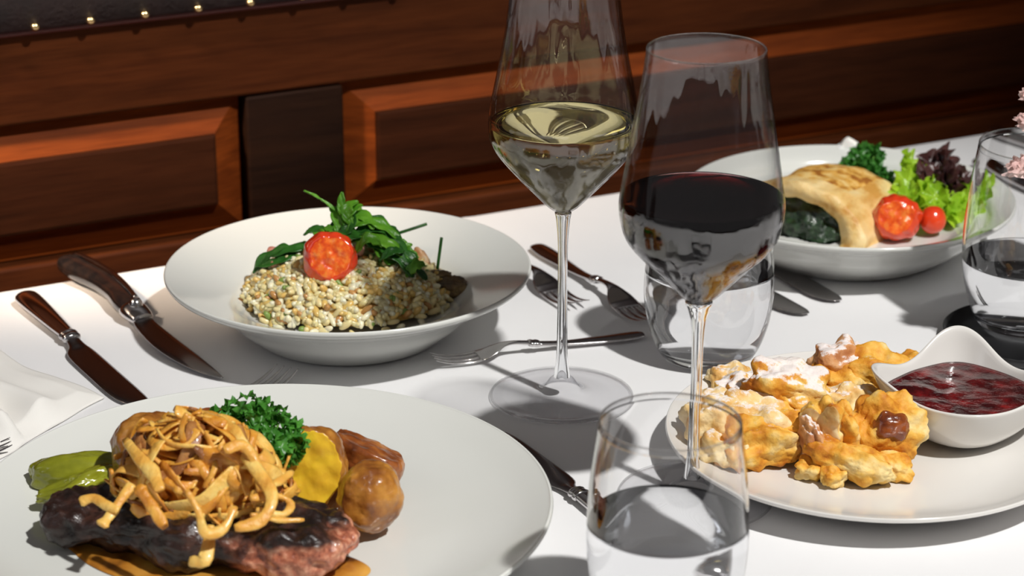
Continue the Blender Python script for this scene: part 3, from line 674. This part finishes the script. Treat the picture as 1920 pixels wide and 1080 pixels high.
# curly parsley
def ruffle_disc(mb, c, nrm, r, rn, m=0, waves=4, amp=.45, seg=14):
    nrm = nrm.normalized(); s = nrm.orthogonal().normalized(); t = nrm.cross(s)
    ph = rn.uniform(0, 6.28); V = [c]; F = []
    for k, (rr, aa) in enumerate(((.5, .25), (1, 1))):
        for i in range(seg):
            a = 2*PI*i/seg
            q = r*rr*(1+.22*math.sin(a*5+ph)); V.append(c+s*math.cos(a)*q+t*math.sin(a)*q+nrm*(math.sin(a*waves+ph)*amp*aa*r+.15*r*rr))
    for i in range(seg):
        j = (i+1) % seg; F.append((0, 1+i, 1+j)); F.append((1+i, 1+seg+i, 1+seg+j, 1+j))
    mb.add(V, F, m)
def parsley(name, base, lobes, m, label, rn, dens=26, rr=(.0022, .0038), stalks=True):
    root = empty(name, base); tag(root, label, 'parsley', 'herb garnishes')
    mb = MB(); sb = MB()
    for c, r in lobes:
        c = Vector(c)
        V, F = tube([Vector((0, 0, 0)), c*.4+Vector((0, 0, -.001)), c*.8, c], lambda q: .0011-.0006*q, 6); sb.add(V, F)
        for i in range(dens):
            d = Vector((rn.gauss(0, 1), rn.gauss(0, 1), rn.gauss(0, 1))).normalized()
            ruffle_disc(mb, c+d*r*rn.uniform(.55, 1), d+Vector((0, 0, .3)), rn.uniform(*rr), rn)
    sb.build('stem', M['stalk'], root)
    o = mb.build('foliage', m, root); o['kind'] = 'stuff'
    return root
rn = random.Random(5)
def lobes_px(base, lst, r, zf):
    out = []
    for x, y, z in lst: q = P(x, y, z); out.append((q-base, r*rn.uniform(.85, 1.15)))
    return out
pb = P(478, 888, .030)
parsley('parsley_sprig', pb, lobes_px(pb, [(412, 790, .058), (425, 815, .055), (440, 768, .062), (468, 765, .065), (500, 772, .065), (525, 790, .062), (548, 805, .06), (552, 830, .055), (520, 845, .055), (500, 862, .052), (505, 822, .058), (478, 812, .06), (540, 850, .05), (485, 790, .064), (403, 805, .055)], .0066, 0), M['parsley'], 'curly green parsley sprig standing behind the fried onions', rn, 15, (.0026, .0046))

# ------------------------------------------------------------------ risotto plate
RC = P(652, 552, .020)
def mound_h(x, y, a, b, h):
    q = (x/a)**2+(y/b)**2
    return h*max(0, 1-q)**.62 if q < 1 else 0
ra, rb, rh = .0690, .060, .034
rn = random.Random(3); mb = MB()
V = []; F = []; n = 48
for k in range(13):
    for i in range(n):
        a = 2*PI*i/n; r = k/12*.97; x, y = ra*r*math.cos(a), rb*r*math.sin(a); V.append((x, y, mound_h(x, y, ra, rb, rh)*.93-.0012))
for k in range(12):
    for i in range(n): j = (i+1) % n; F.append((k*n+i, (k+1)*n+i, (k+1)*n+j, k*n+j))
F.append(tuple(range(12*n, 13*n)))
mb.add(V, F, 1)
gv, gf = ico(2)
for i in range(2300):
    a = rn.uniform(0, 2*PI); r = math.sqrt(rn.uniform(0, 1))*1.0; x, y = ra*r*math.cos(a)*(1+rn.gauss(0, .02)), rb*r*math.sin(a)*(1+rn.gauss(0, .02))
    z = mound_h(x, y, ra, rb, rh)+rn.uniform(-.001, .0018)
    R = Matrix.Rotation(rn.uniform(0, 6.3), 3, 'Z') @ Matrix.Rotation(rn.uniform(-.9, .9), 3, 'Y')
    sx, sy = rn.uniform(.0036, .0060), rn.uniform(.0017, .0025)
    m = rn.choices([0, 1, 2, 3, 4], [46, 20, 26, 6, 3])[0]
    mb.add([R @ Vector((v.x*sx, v.y*sy, v.z*sy))+Vector((x, y, z)) for v in gv], gf, m)
ro = mb.build('risotto', [M['grain_a'], M['grain_b'], M['grain_c'], M['grain_d'], M['grain_e']], None, (RC.x, RC.y, .0162))
tag(ro, 'mound of creamy golden risotto in the deep plate', 'risotto', kind='stuff')
def rz(x, y): return .0165+mound_h(x-RC.x, y-RC.y, ra, rb, rh)
# tomato half leaning on the mound
tl_ = P(619, 489, .052); 
tag(lump('tomato_half', tl_+Vector((0, -.004, .003)), (.034, .026, .036), [M['tomato'], M['tomato_cut']], (0, 0, 0), seed=4, amp=.03, fine=.006, power=2.1, sub=5, cuts=[((.10, -.93, .35), .66)], real=[(.0012, 160)]), 'roasted cherry tomato half, cut side out, on top of the risotto', 'tomato', 'tomatoes')
def leaf(name, pts, w_, m, label, group, cat, lobed=True, fold=.25, n=26, up=Vector((0, -.3, 1))):
    sp = [Vector(p) for p in spline([tuple(p) for p in pts], 8)]; c = sp[0]; k = len(sp)-1
    V = []; F = []; cols = 7; wob = rnd.random()*9
    for i, p in enumerate(sp):
        t = i/k; ta = (sp[min(i+1, k)]-sp[max(i-1, 0)]).normalized(); s = ta.cross(up); s.normalize(); u = s.cross(ta)
        if lobed: w2 = w_*(.10+.9*(math.sin(PI*min(1, max(0, (t-.12)/.88)**.8))**.8)*(.55+.45*abs(math.sin(t*11+wob))))
        else: w2 = w_*(.12+.88*math.sin(PI*t**.9)**.7)
        if t > .97: w2 = w_*.05
        for j in range(cols):
            q = (j/(cols-1)-.5)*2; V.append(p-c+s*q*w2/2+u*(fold*abs(q)*w2*.5+.0006*math.sin(q*5+t*20)))
    for i in range(k):
        for j in range(cols-1): a = i*cols+j; F.append((a, a+1, a+cols+1, a+cols))
    o = make(name, V, F, m, None, c); s_ = o.modifiers.new('thickness', 'SOLIDIFY'); s_.thickness = .0004
    return tag(o, label, cat, group)
GA = 'arugula leaves on the risotto'
def aru(pix, w_, dark, label): return leaf('arugula_leaf', [P(*p) for p in pix], w_, M['arugula_dark' if dark else 'arugula'], label, GA, 'arugula')
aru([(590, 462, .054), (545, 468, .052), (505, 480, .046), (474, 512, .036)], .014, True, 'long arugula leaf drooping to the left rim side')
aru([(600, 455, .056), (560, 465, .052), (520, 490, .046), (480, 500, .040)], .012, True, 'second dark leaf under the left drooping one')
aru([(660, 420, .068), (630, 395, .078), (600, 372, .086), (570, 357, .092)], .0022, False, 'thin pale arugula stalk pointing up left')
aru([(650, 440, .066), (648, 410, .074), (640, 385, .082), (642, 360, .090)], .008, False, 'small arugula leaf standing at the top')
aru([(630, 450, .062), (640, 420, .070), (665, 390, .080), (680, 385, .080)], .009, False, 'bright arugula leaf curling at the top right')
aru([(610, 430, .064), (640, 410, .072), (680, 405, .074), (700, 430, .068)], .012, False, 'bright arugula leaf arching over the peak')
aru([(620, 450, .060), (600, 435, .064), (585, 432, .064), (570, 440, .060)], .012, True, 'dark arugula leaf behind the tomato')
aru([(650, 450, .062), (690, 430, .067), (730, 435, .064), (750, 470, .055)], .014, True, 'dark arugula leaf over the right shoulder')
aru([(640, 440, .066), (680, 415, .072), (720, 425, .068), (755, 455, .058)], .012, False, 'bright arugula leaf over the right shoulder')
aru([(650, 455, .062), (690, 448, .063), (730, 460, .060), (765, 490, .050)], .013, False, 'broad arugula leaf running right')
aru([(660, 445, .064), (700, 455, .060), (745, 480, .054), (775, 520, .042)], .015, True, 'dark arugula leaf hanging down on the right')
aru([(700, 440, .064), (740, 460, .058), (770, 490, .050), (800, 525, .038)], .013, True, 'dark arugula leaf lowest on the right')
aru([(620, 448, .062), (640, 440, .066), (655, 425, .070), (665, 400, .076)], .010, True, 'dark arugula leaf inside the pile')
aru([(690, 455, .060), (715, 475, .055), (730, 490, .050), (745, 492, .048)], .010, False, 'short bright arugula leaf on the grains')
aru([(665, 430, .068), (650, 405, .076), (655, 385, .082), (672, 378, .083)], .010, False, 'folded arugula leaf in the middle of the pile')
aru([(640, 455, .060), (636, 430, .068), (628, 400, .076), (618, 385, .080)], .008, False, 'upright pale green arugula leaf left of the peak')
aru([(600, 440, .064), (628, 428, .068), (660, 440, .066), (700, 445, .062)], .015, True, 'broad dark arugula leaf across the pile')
aru([(680, 400, .074), (705, 415, .070), (735, 440, .062), (750, 450, .058)], .013, True, 'mid green arugula leaf at the right back')
_r = random.Random(8)
for i, (x, y) in enumerate([(640, 425), (660, 415), (685, 420), (705, 440), (725, 450), (650, 440), (745, 465), (765, 480), (640, 400), (670, 400), (600, 445), (625, 440), (710, 425), (690, 455), (735, 480), (780, 505)]):
    z = .064-.0004*max(0, x-690)*.5; a = _r.uniform(0, 6.28); d = Vector((math.cos(a), math.sin(a)*.6, 0)); p = P(x, y, z); l = _r.uniform(.007, .013)
    leaf('arugula_leaf', [p-d*l+Vector((0, 0, _r.uniform(-.004, .002))), p+Vector((0, -.002, .004)), p+d*l+Vector((0, 0, _r.uniform(-.008, .004)))], _r.uniform(.006, .010), M[_r.choice(['arugula', 'arugula', 'arugula_dark'])],
         'small curled arugula leaf tucked %s the risotto topping' % ('on the left of' if x < 650 else 'in the middle of' if x < 700 else 'on the right of' if x < 750 else 'at the far right of'), GA, 'arugula', up=Vector((_r.uniform(-.6, .6), -.7, .8)))
GCH = 'chives on the risotto'
for pix, lb in (([(735, 441, .056), (770, 430, .056), (800, 420, .058)], 'dark green chive tip pointing right'), ([(820, 505, .038), (824, 475, .048), (828, 445, .058)], 'upright green chive beside the mushroom')):
    q = [P(*p) for p in pix]; V, F = tube([p-q[0] for p in spline_pts] if False else [Vector(p)-q[0] for p in spline([tuple(p) for p in q], 4)], .0011, 8)
    tag(make('chive', V, F, M['arugula_dark'], None, q[0]), lb, 'chive', GCH)
tag(lump('mushroom_piece', P(842, 540, .026), (.022, .014, .014), M['mush'], (.2, .1, .4), seed=31, amp=.25, fine=.08, sub=5), 'dark browned mushroom piece at the right of the risotto', 'mushroom')
tag(lump('mushroom_piece', P(818, 515, .034), (.020, .008, .006), M['mush'], (.2, .1, .2), seed=35, amp=.25, fine=.08, sub=4), 'thin mushroom slice under the upright chive', 'mushroom')
tag(lump('prawn', P(790, 486, .040), (.009, .008, .017), M['shrimp'], (.1, -.5, .2), seed=33, amp=.15, fine=.05, sub=4), 'pink and orange seared prawn behind the arugula', 'prawn')
tag(lump('bacon_bit', P(515, 470, .046), (.010, .006, .005), M['bacon'], (.1, .2, .2), seed=36, amp=.15, sub=3), 'pink bacon bit above the left arugula leaf', 'bacon', 'bacon bits in the risotto')
tag(lump('bacon_bit', P(517, 495, .043), (.007, .006, .005), M['bacon'], (.1, .2, .2), seed=37, amp=.15, sub=3), 'small bacon bit below the left arugula leaf', 'bacon', 'bacon bits in the risotto')
tag(lump('bacon_bit', P(672, 470, .055), (.008, .006, .010), M['bacon'], (.1, .2, .2), seed=38, amp=.15, sub=3), 'bacon bit right of the tomato half', 'bacon', 'bacon bits in the risotto')

# ------------------------------------------------------------------ crepe plate
cr = empty('filled_crepe', P(1503, 438, .0155)); tag(cr, 'folded golden crepe with dark green spinach filling', 'crepe')
cyw = math.radians(-38); cr.rotation_euler = (0, 0, cyw)
V = []; F = []; na, nd = 28, 16; t = .017
for side in (0, 1):
    for d in range(nd+1):
        for i in range(na+1):
            a = PI*i/na*1.04-.06; q = d/nd
            R_w = .052-.004*q; R_h = .040-.006*q*q
            if side: R_w -= t; R_h -= t*.62
            wv = 1+.07*noise.noise(Vector((a*2.2, q*3.5, side)))+.022*math.sin(a*13+q*9)
            V.append((math.cos(a)*R_w*wv, -.006+q*.075+.004*math.sin(a*3), max(-.0005, math.sin(a)*R_h*wv)))
st_ = (nd+1)*(na+1); mi = []
for d in range(nd):
    for i in range(na):
        a = d*(na+1)+i; F.append((a, a+na+1, a+na+2, a+1)); mi.append(1 if 9 <= i <= 24 and d > 3 else 0)
        b = a+st_; F.append((b, b+1, b+na+2, b+na+1)); mi.append(0)
for i in range(na): F.append((i, i+1, i+1+st_, i+st_)); mi.append(0)
for i in range(na): k = nd*(na+1)+i; F.append((k, k+st_, k+1+st_, k+1)); mi.append(0)
for d in range(nd):
    for e in (0, na): a = d*(na+1)+e; F.append((a, a+na+1, a+na+1+st_, a+st_)); mi.append(0)
make('wrapper', V, F, [M['crepe'], M['crepe_top']], cr, mi=mi)
V, F, _ = lump_mesh((.070, .072, .056), seed=41, amp=.10, freq=3, fine=.09, power=2.5, sub=5)
V = [Vector((v.x, v.y, max(v.z, .0))) for v in V]
make('spinach_filling', V, F, M['spinach'], cr, (0, .026, 0))
tag(lump('tomato_half', P(1682, 408, .032), (.034, .030, .032), [M['tomato'], M['tomato_cut']], (0, 0, .2), seed=44, amp=.03, fine=.012, sub=5, power=2.2, cuts=[((-.35, -.8, .35), .70)], real=[(.0012, 160)]), 'larger roasted tomato half touching the crepe', 'tomato', 'tomatoes')
tag(lump('tomato_half', P(1695, 388, .030), (.036, .026, .032), M['tomato'], (0, 0, .2), seed=45, amp=.03, fine=.012, sub=5, power=2.2) if False else lump('cherry_tomato', P(1749, 412, .028), (.019, .019, .020), M['tomato'], (0, 0, 0), seed=46, amp=.02, fine=.0, sub=4, power=2.05), 'small shiny cherry tomato right of the larger half', 'tomato', 'tomatoes')
tag(lump('cheese_piece', P(1662, 352, .018), (.045, .030, .014), M['mozz'], (0, 0, .1), seed=47, amp=.2, fine=.04, sub=4), 'white cheese piece between herb sprig and tomatoes', 'cheese', 'white cheese')
tag(lump('cheese_piece', P(1590, 300, .03), (.022, .018, .03), M['mozz'], (0, 0, .1), seed=48, amp=.2, fine=.04, sub=4), 'white cheese piece behind the herb sprig', 'cheese', 'white cheese')
rn = random.Random(17); hb = P(1618, 352, .022)
parsley('herb_sprig', hb, lobes_px(hb, [(1580, 330, .03), (1590, 305, .04), (1612, 285, .046), (1614, 300, .044), (1640, 290, .042), (1612, 320, .036), (1640, 318, .036), (1658, 335, .030), (1595, 335, .03), (1628, 340, .028), (1600, 322, .034)], .0058, 0), leafmat('flat_herb_green', (.02, .12, .015), (.10, .34, .05), 100, .4, .25), 'green herb sprig behind the crepe', rn, 11, (.0038, .0062))
def lettuce(base, lst, m, label, rn, R=.014):
    root = empty('lettuce_leaf', base); tag(root, label, 'lettuce', 'salad leaves on the crepe plate'); mb = MB()
    for x, y, z in lst:
        c = P(x, y, z)-base
        for q in range(3):
            nrm = Vector((rn.uniform(-.8, .8), -.6+rn.uniform(-.5, .5), rn.uniform(.1, 1)))
            ruffle_disc(mb, c+Vector((rn.uniform(-1, 1), rn.uniform(-1, 1), rn.uniform(-1, 1)))*.003, nrm, R*rn.uniform(.5, .85), rn, 0, rn.choice([5, 6, 7]), .34, 40)
    mb.build('blade', m, root)
    sb = MB(); V, F = tube([Vector((0, 0, 0)), (P(*lst[0])-base)*.5, P(*lst[len(lst)//2])-base], .0014, 6); sb.add(V, F); sb.build('rib', M['stalk'], root)
    return root
lb = P(1760, 420, .018)
lettuce(lb, [(1705, 305, .048), (1712, 330, .044), (1705, 350, .040), (1700, 370, .036)], M['lettuce'], 'bright green frilly lettuce left part of the salad', rn)
lettuce(lb+Vector((.003, 0, 0)), [(1730, 372, .036), (1722, 390, .03), (1760, 375, .036), (1745, 360, .040)], M['lettuce'], 'bright green lettuce frill above the cherry tomato', rn)
lettuce(lb+Vector((.008, 0, 0)), [(1790, 400, .028), (1800, 380, .034), (1825, 370, .034), (1832, 350, .038), (1815, 405, .026)], M['lettuce'], 'green lettuce frill seen through the right edge tumbler', rn)
lettuce(lb+Vector((.004, .008, 0)), [(1750, 312, .05), (1770, 305, .052), (1760, 335, .046), (1785, 330, .046), (1800, 350, .040), (1775, 350, .042), (1745, 335, .045)], M['lettuce_red'], 'dark red brown frilly lettuce in the middle of the salad', rn, .016)

# ------------------------------------------------------------------ dessert plate
GP = 'torn pancake pieces'
def pc(px, py, z, dims, rot, m, label, **k):
    k.setdefault('amp', .16); k.setdefault('freq', 1.7); k.setdefault('fine', .03); k.setdefault('power', 3.2); k.setdefault('sub', 5); k.setdefault('real', [(.0022, 110), (.0007, 320)])
    ms = M[m] if isinstance(m, str) else [M[q] for q in m]
    return tag(lump('pancake_piece', P(px, py, z), dims, ms, rot, **k), label, 'pancake', GP)
pc(1478, 726, .038, (.046, .034, .026), (.1, .12, -.15), 'pc_sugar', 'large puffy pancake piece thickly dusted with sugar', seed=51)
pc(1578, 683, .032, (.036, .024, .026), (.2, .1, .3), 'pc_red', 'reddish sugared pancake piece at the far side of the plate', seed=52)
pc(1640, 695, .030, (.048, .028, .022), (.25, .1, .1), 'pc_gold', 'orange pancake piece left of the sauce bowl', seed=53, amp=.2)
pc(1575, 712, .026, (.036, .03, .024), (.1, .1, .1), 'pc_gold', 'orange pancake piece just right of the sugared one', seed=54)
pc(1373, 712, .020, (.030, .018, .014), (.1, .1, .35), 'pc_pale', 'thin pale pancake piece at the far left of the plate', seed=55)
pc(1395, 735, .026, (.034, .026, .020), (.1, .1, .35), 'pc_sugar', 'sugared pancake piece left behind the large one', seed=56)
pc(1352, 785, .026, (.040, .034, .026), (.1, .2, .1), 'pc_pale', 'speckled pancake piece seen behind the red wine stem', seed=57)
pc(1415, 790, .026, (.044, .030, .024), (.1, .15, -.3), 'pc_pale', 'long pale pancake piece running from the stem to the middle', seed=58)
pc(1430, 828, .020, (.050, .030, .024), (.1, .05, .1), 'pc_gold', 'orange and pale pancake piece at the front left', seed=59, amp=.2)
pc(1358, 838, .018, (.030, .022, .018), (.1, .1, -.4), 'pc_pale', 'small pale piece at the front left tip', seed=60)
pc(1478, 800, .024, (.030, .026, .022), (.1, .1, .2), 'pc_gold', 'browned piece below the sugared one', seed=61)
pc(1595, 757, .026, (.034, .022, .020), (.1, .1, .1), 'pc_pale', 'pale ragged pancake piece in the centre', seed=62, amp=.25)
pc(1548, 808, .030, (.022, .026, .036), (.1, -.22, .4), ('pc_gold', 'pc_cut'), 'upright pancake piece with a pale cut side', seed=63, cuts=[((-.8, -.5, .2), .45)])
pc(1585, 810, .028, (.012, .024, .034), (.1, -.22, .2), 'pc_gold', 'orange edge piece between upright and flower shaped ones', seed=64)
pl = pc(1662, 800, .030, (.043, .026, .040), (-.2, .25, .15), 'pc_gold', 'broad golden pancake piece with a dark raisin in its centre', seed=65, amp=.12, power=2.2)
r_ = lump('raisin', (-.002, -.0115, .002), (.020, .010, .017), M['raisin'], seed=66, amp=.15, fine=.05, sub=4, parent=pl)
pc(1592, 865, .020, (.050, .019, .018), (.05, .16, -.38), 'pc_gold', 'long finger shaped golden piece at the front', seed=67, amp=.08, power=2.5)
pc(1515, 882, .013, (.015, .012, .011), (.1, .1, -.5), 'pc_gold', 'tiny left nub at the front of the pile', seed=68)
pc(1566, 893, .013, (.014, .012, .011), (.1, .1, .5), 'pc_gold', 'tiny right nub at the front of the pile', seed=69)
pc(1665, 872, .015, (.026, .014, .011), (.1, .1, -.25), 'pc_gold', 'small flat piece below the raisin piece', seed=70)
pc(1722, 682, .018, (.026, .014, .012), (.1, .1, 0), 'pc_gold', 'browned bit peeking out behind the sauce bowl', seed=71)
pc(1525, 838, .022, (.012, .022, .030), (.1, -.2, .3), 'pc_red', 'narrow sugared strip left of the upright piece', seed=72)
pc(1500, 765, .020, (.05, .04, .02), (0, 0, .3), 'pc_gold', 'browned pancake base piece under the pile', seed=73)
pc(1620, 840, .016, (.04, .03, .016), (0, 0, .3), 'pc_gold', 'browned piece below the finger shaped one', seed=74)
# sauce bowl with drawn-out corners
bc = P(1800, 816, .0085); bc.z = .0098
def bowl_pt(a, s, out):
    """s 0..1 from foot to rim; four drawn-out lips"""
    lips = [(math.radians(178), 1.28, .011), (math.radians(84), 1.25, .017), (math.radians(-12), 1.3, .010), (math.radians(-98), 1.06, .001)]
    r = .0425; z = .0300
    for la, lr, lz in lips:
        d = (a-la+PI) % (2*PI)-PI; g = math.exp(-(d/.42)**2)
        r += .0425*(lr-1)*g; z += lz*math.exp(-(d/.5)**2)
    q = s**.62 if out else s**.5
    rr = .019*(1-q)+r*q if out else (r-.0026)*q
    zz = z*(s**1.25) if out else .0035+(z-.0035)*s**1.9
    return (rr*math.cos(a), rr*math.sin(a), zz)
V = []; F = []; n = 96; rows = []
for s, o_ in [(0, True)]+[(i/12, True) for i in range(1, 13)]+[(i/12, False) for i in range(12, 0, -1)]:
    rows.append(len(V))
    for i in range(n): V.append(bowl_pt(2*PI*i/n-PI, s, o_))
for a, b in zip(rows, rows[1:]):
    for i in range(n): j = (i+1) % n; F.append((a+i, a+j, b+j, b+i))
F.append(tuple(reversed(range(n)))); c0 = len(V); V.append((0, 0, .0035))
for i in range(n): F.append((rows[-1]+i, rows[-1]+(i+1) % n, c0))
bo = make('sauce_bowl', V, F, M['china_warm'], None, bc); sm = bo.modifiers.new('sub', 'SUBSURF'); sm.levels = 1; sm.render_levels = 1
tag(bo, 'small white sauce bowl with pointed lips on the dessert plate', 'bowl')
V = []; F = []; ring = 20; zt = .0262
for k in range(ring+1):
    q = k/ring
    for i in range(n):
        a = 2*PI*i/n-PI
        lo, hi = 0, 1
        for _ in range(18):
            m_ = (lo+hi)/2
            if bowl_pt(a, m_, False)[2] < zt: lo = m_
            else: hi = m_
        x, y, _z = bowl_pt(a, lo, False); x *= .995; y *= .995
        V.append((x*q, y*q, zt+.0016*noise.noise(Vector((x*q*90, y*q*90, 1)))*(1-q**6)+.001*q**10))
for k in range(ring):
    for i in range(n): j = (i+1) % n; F.append((k*n+i, (k+1)*n+i, (k+1)*n+j, k*n+j))
b0 = len(V)
for i in range(n): x, y, z = V[ring*n+i]; V.append((x*.8, y*.8, zt-.008))
for i in range(n): j = (i+1) % n; F.append((ring*n+i, b0+i, b0+j, ring*n+j))
F.append(tuple(b0+i for i in range(n)))
tag(make('berry_sauce', V, F, M['sauce'], None, bc), 'glossy dark red berry sauce in the white pointed bowl', 'sauce')

# ------------------------------------------------------------------ dark vase with pink flowers, right edge
vc = P(2150, 610)
vz = empty('flower_vase', vc); tag(vz, 'dark vase at the right picture edge behind the sauce bowl', 'vase')
V, F = lathe(spline([(0, .0006, 0), (.036, .0006, 0), (.044, .012, 0), (.043, .05, 0), (.036, .075, 0), (.034, .080, 0), (.031, .079, 0), (.034, .06, 0), (.038, .02, 0), (0, .012, 0)], 5) and [(max(0, a[0]), a[1]) for a in spline([(0, .0006, 0), (.036, .0006, 0), (.044, .012, 0), (.043, .05, 0), (.036, .075, 0), (.034, .080, 0), (.031, .079, 0), (.034, .06, 0), (.038, .02, 0), (0, .012, 0)], 5)], 64)
make('vessel', V, F, M['darkglass'], vz)
def flower(c, R, label, rn):
    root = empty('pink_flower', c); tag(root, label, 'flower', 'pale pink flowers in the vase')
    mb = MB()
    for i in range(26):
        d = Vector((rn.gauss(0, 1), rn.gauss(0, 1), abs(rn.gauss(0, 1))*.6)).normalized()
        ruffle_disc(mb, d*R*rn.uniform(.3, .75), d+Vector((0, 0, .8)), R*rn.uniform(.35, .55), rn, 0, 5, .22, 24)
    mb.build('petals', M['petal'], root)
    e = vc+Vector((0, 0, .02))-c
    V, F = tube(spline([(0, 0, -.002), (.022, -.030, -.012), tuple(e*.6+Vector((.03, -.035, .01))), tuple(e)], 5), .0013, 8); make('stem', V, F, M['stalk'], root)
rn = random.Random(23)
flower(P(1924, 318, .128), .013, 'pale pink flower head in front of the right edge tumbler', rn)
flower(P(1936, 232, .150), .011, 'pink flower head at the right edge above the tumbler', rn)
flower(P(1940, 180, .165), .010, 'topmost pale flower at the right picture edge', rn)

# ------------------------------------------------------------------ light bent by glass and liquid (renderer's own caustics)
for o in bpy.data.objects:
    if o.type != 'MESH': continue
    if o.data.materials and o.data.materials[0] in (M['water'], M['white_wine'], M['glass_solid']): o.cycles.is_caustics_caster = True
    if o.name.split('.')[0] in ('tablecloth', 'dinner_plate', 'deep_plate', 'dessert_plate'): o.cycles.is_caustics_receiver = True
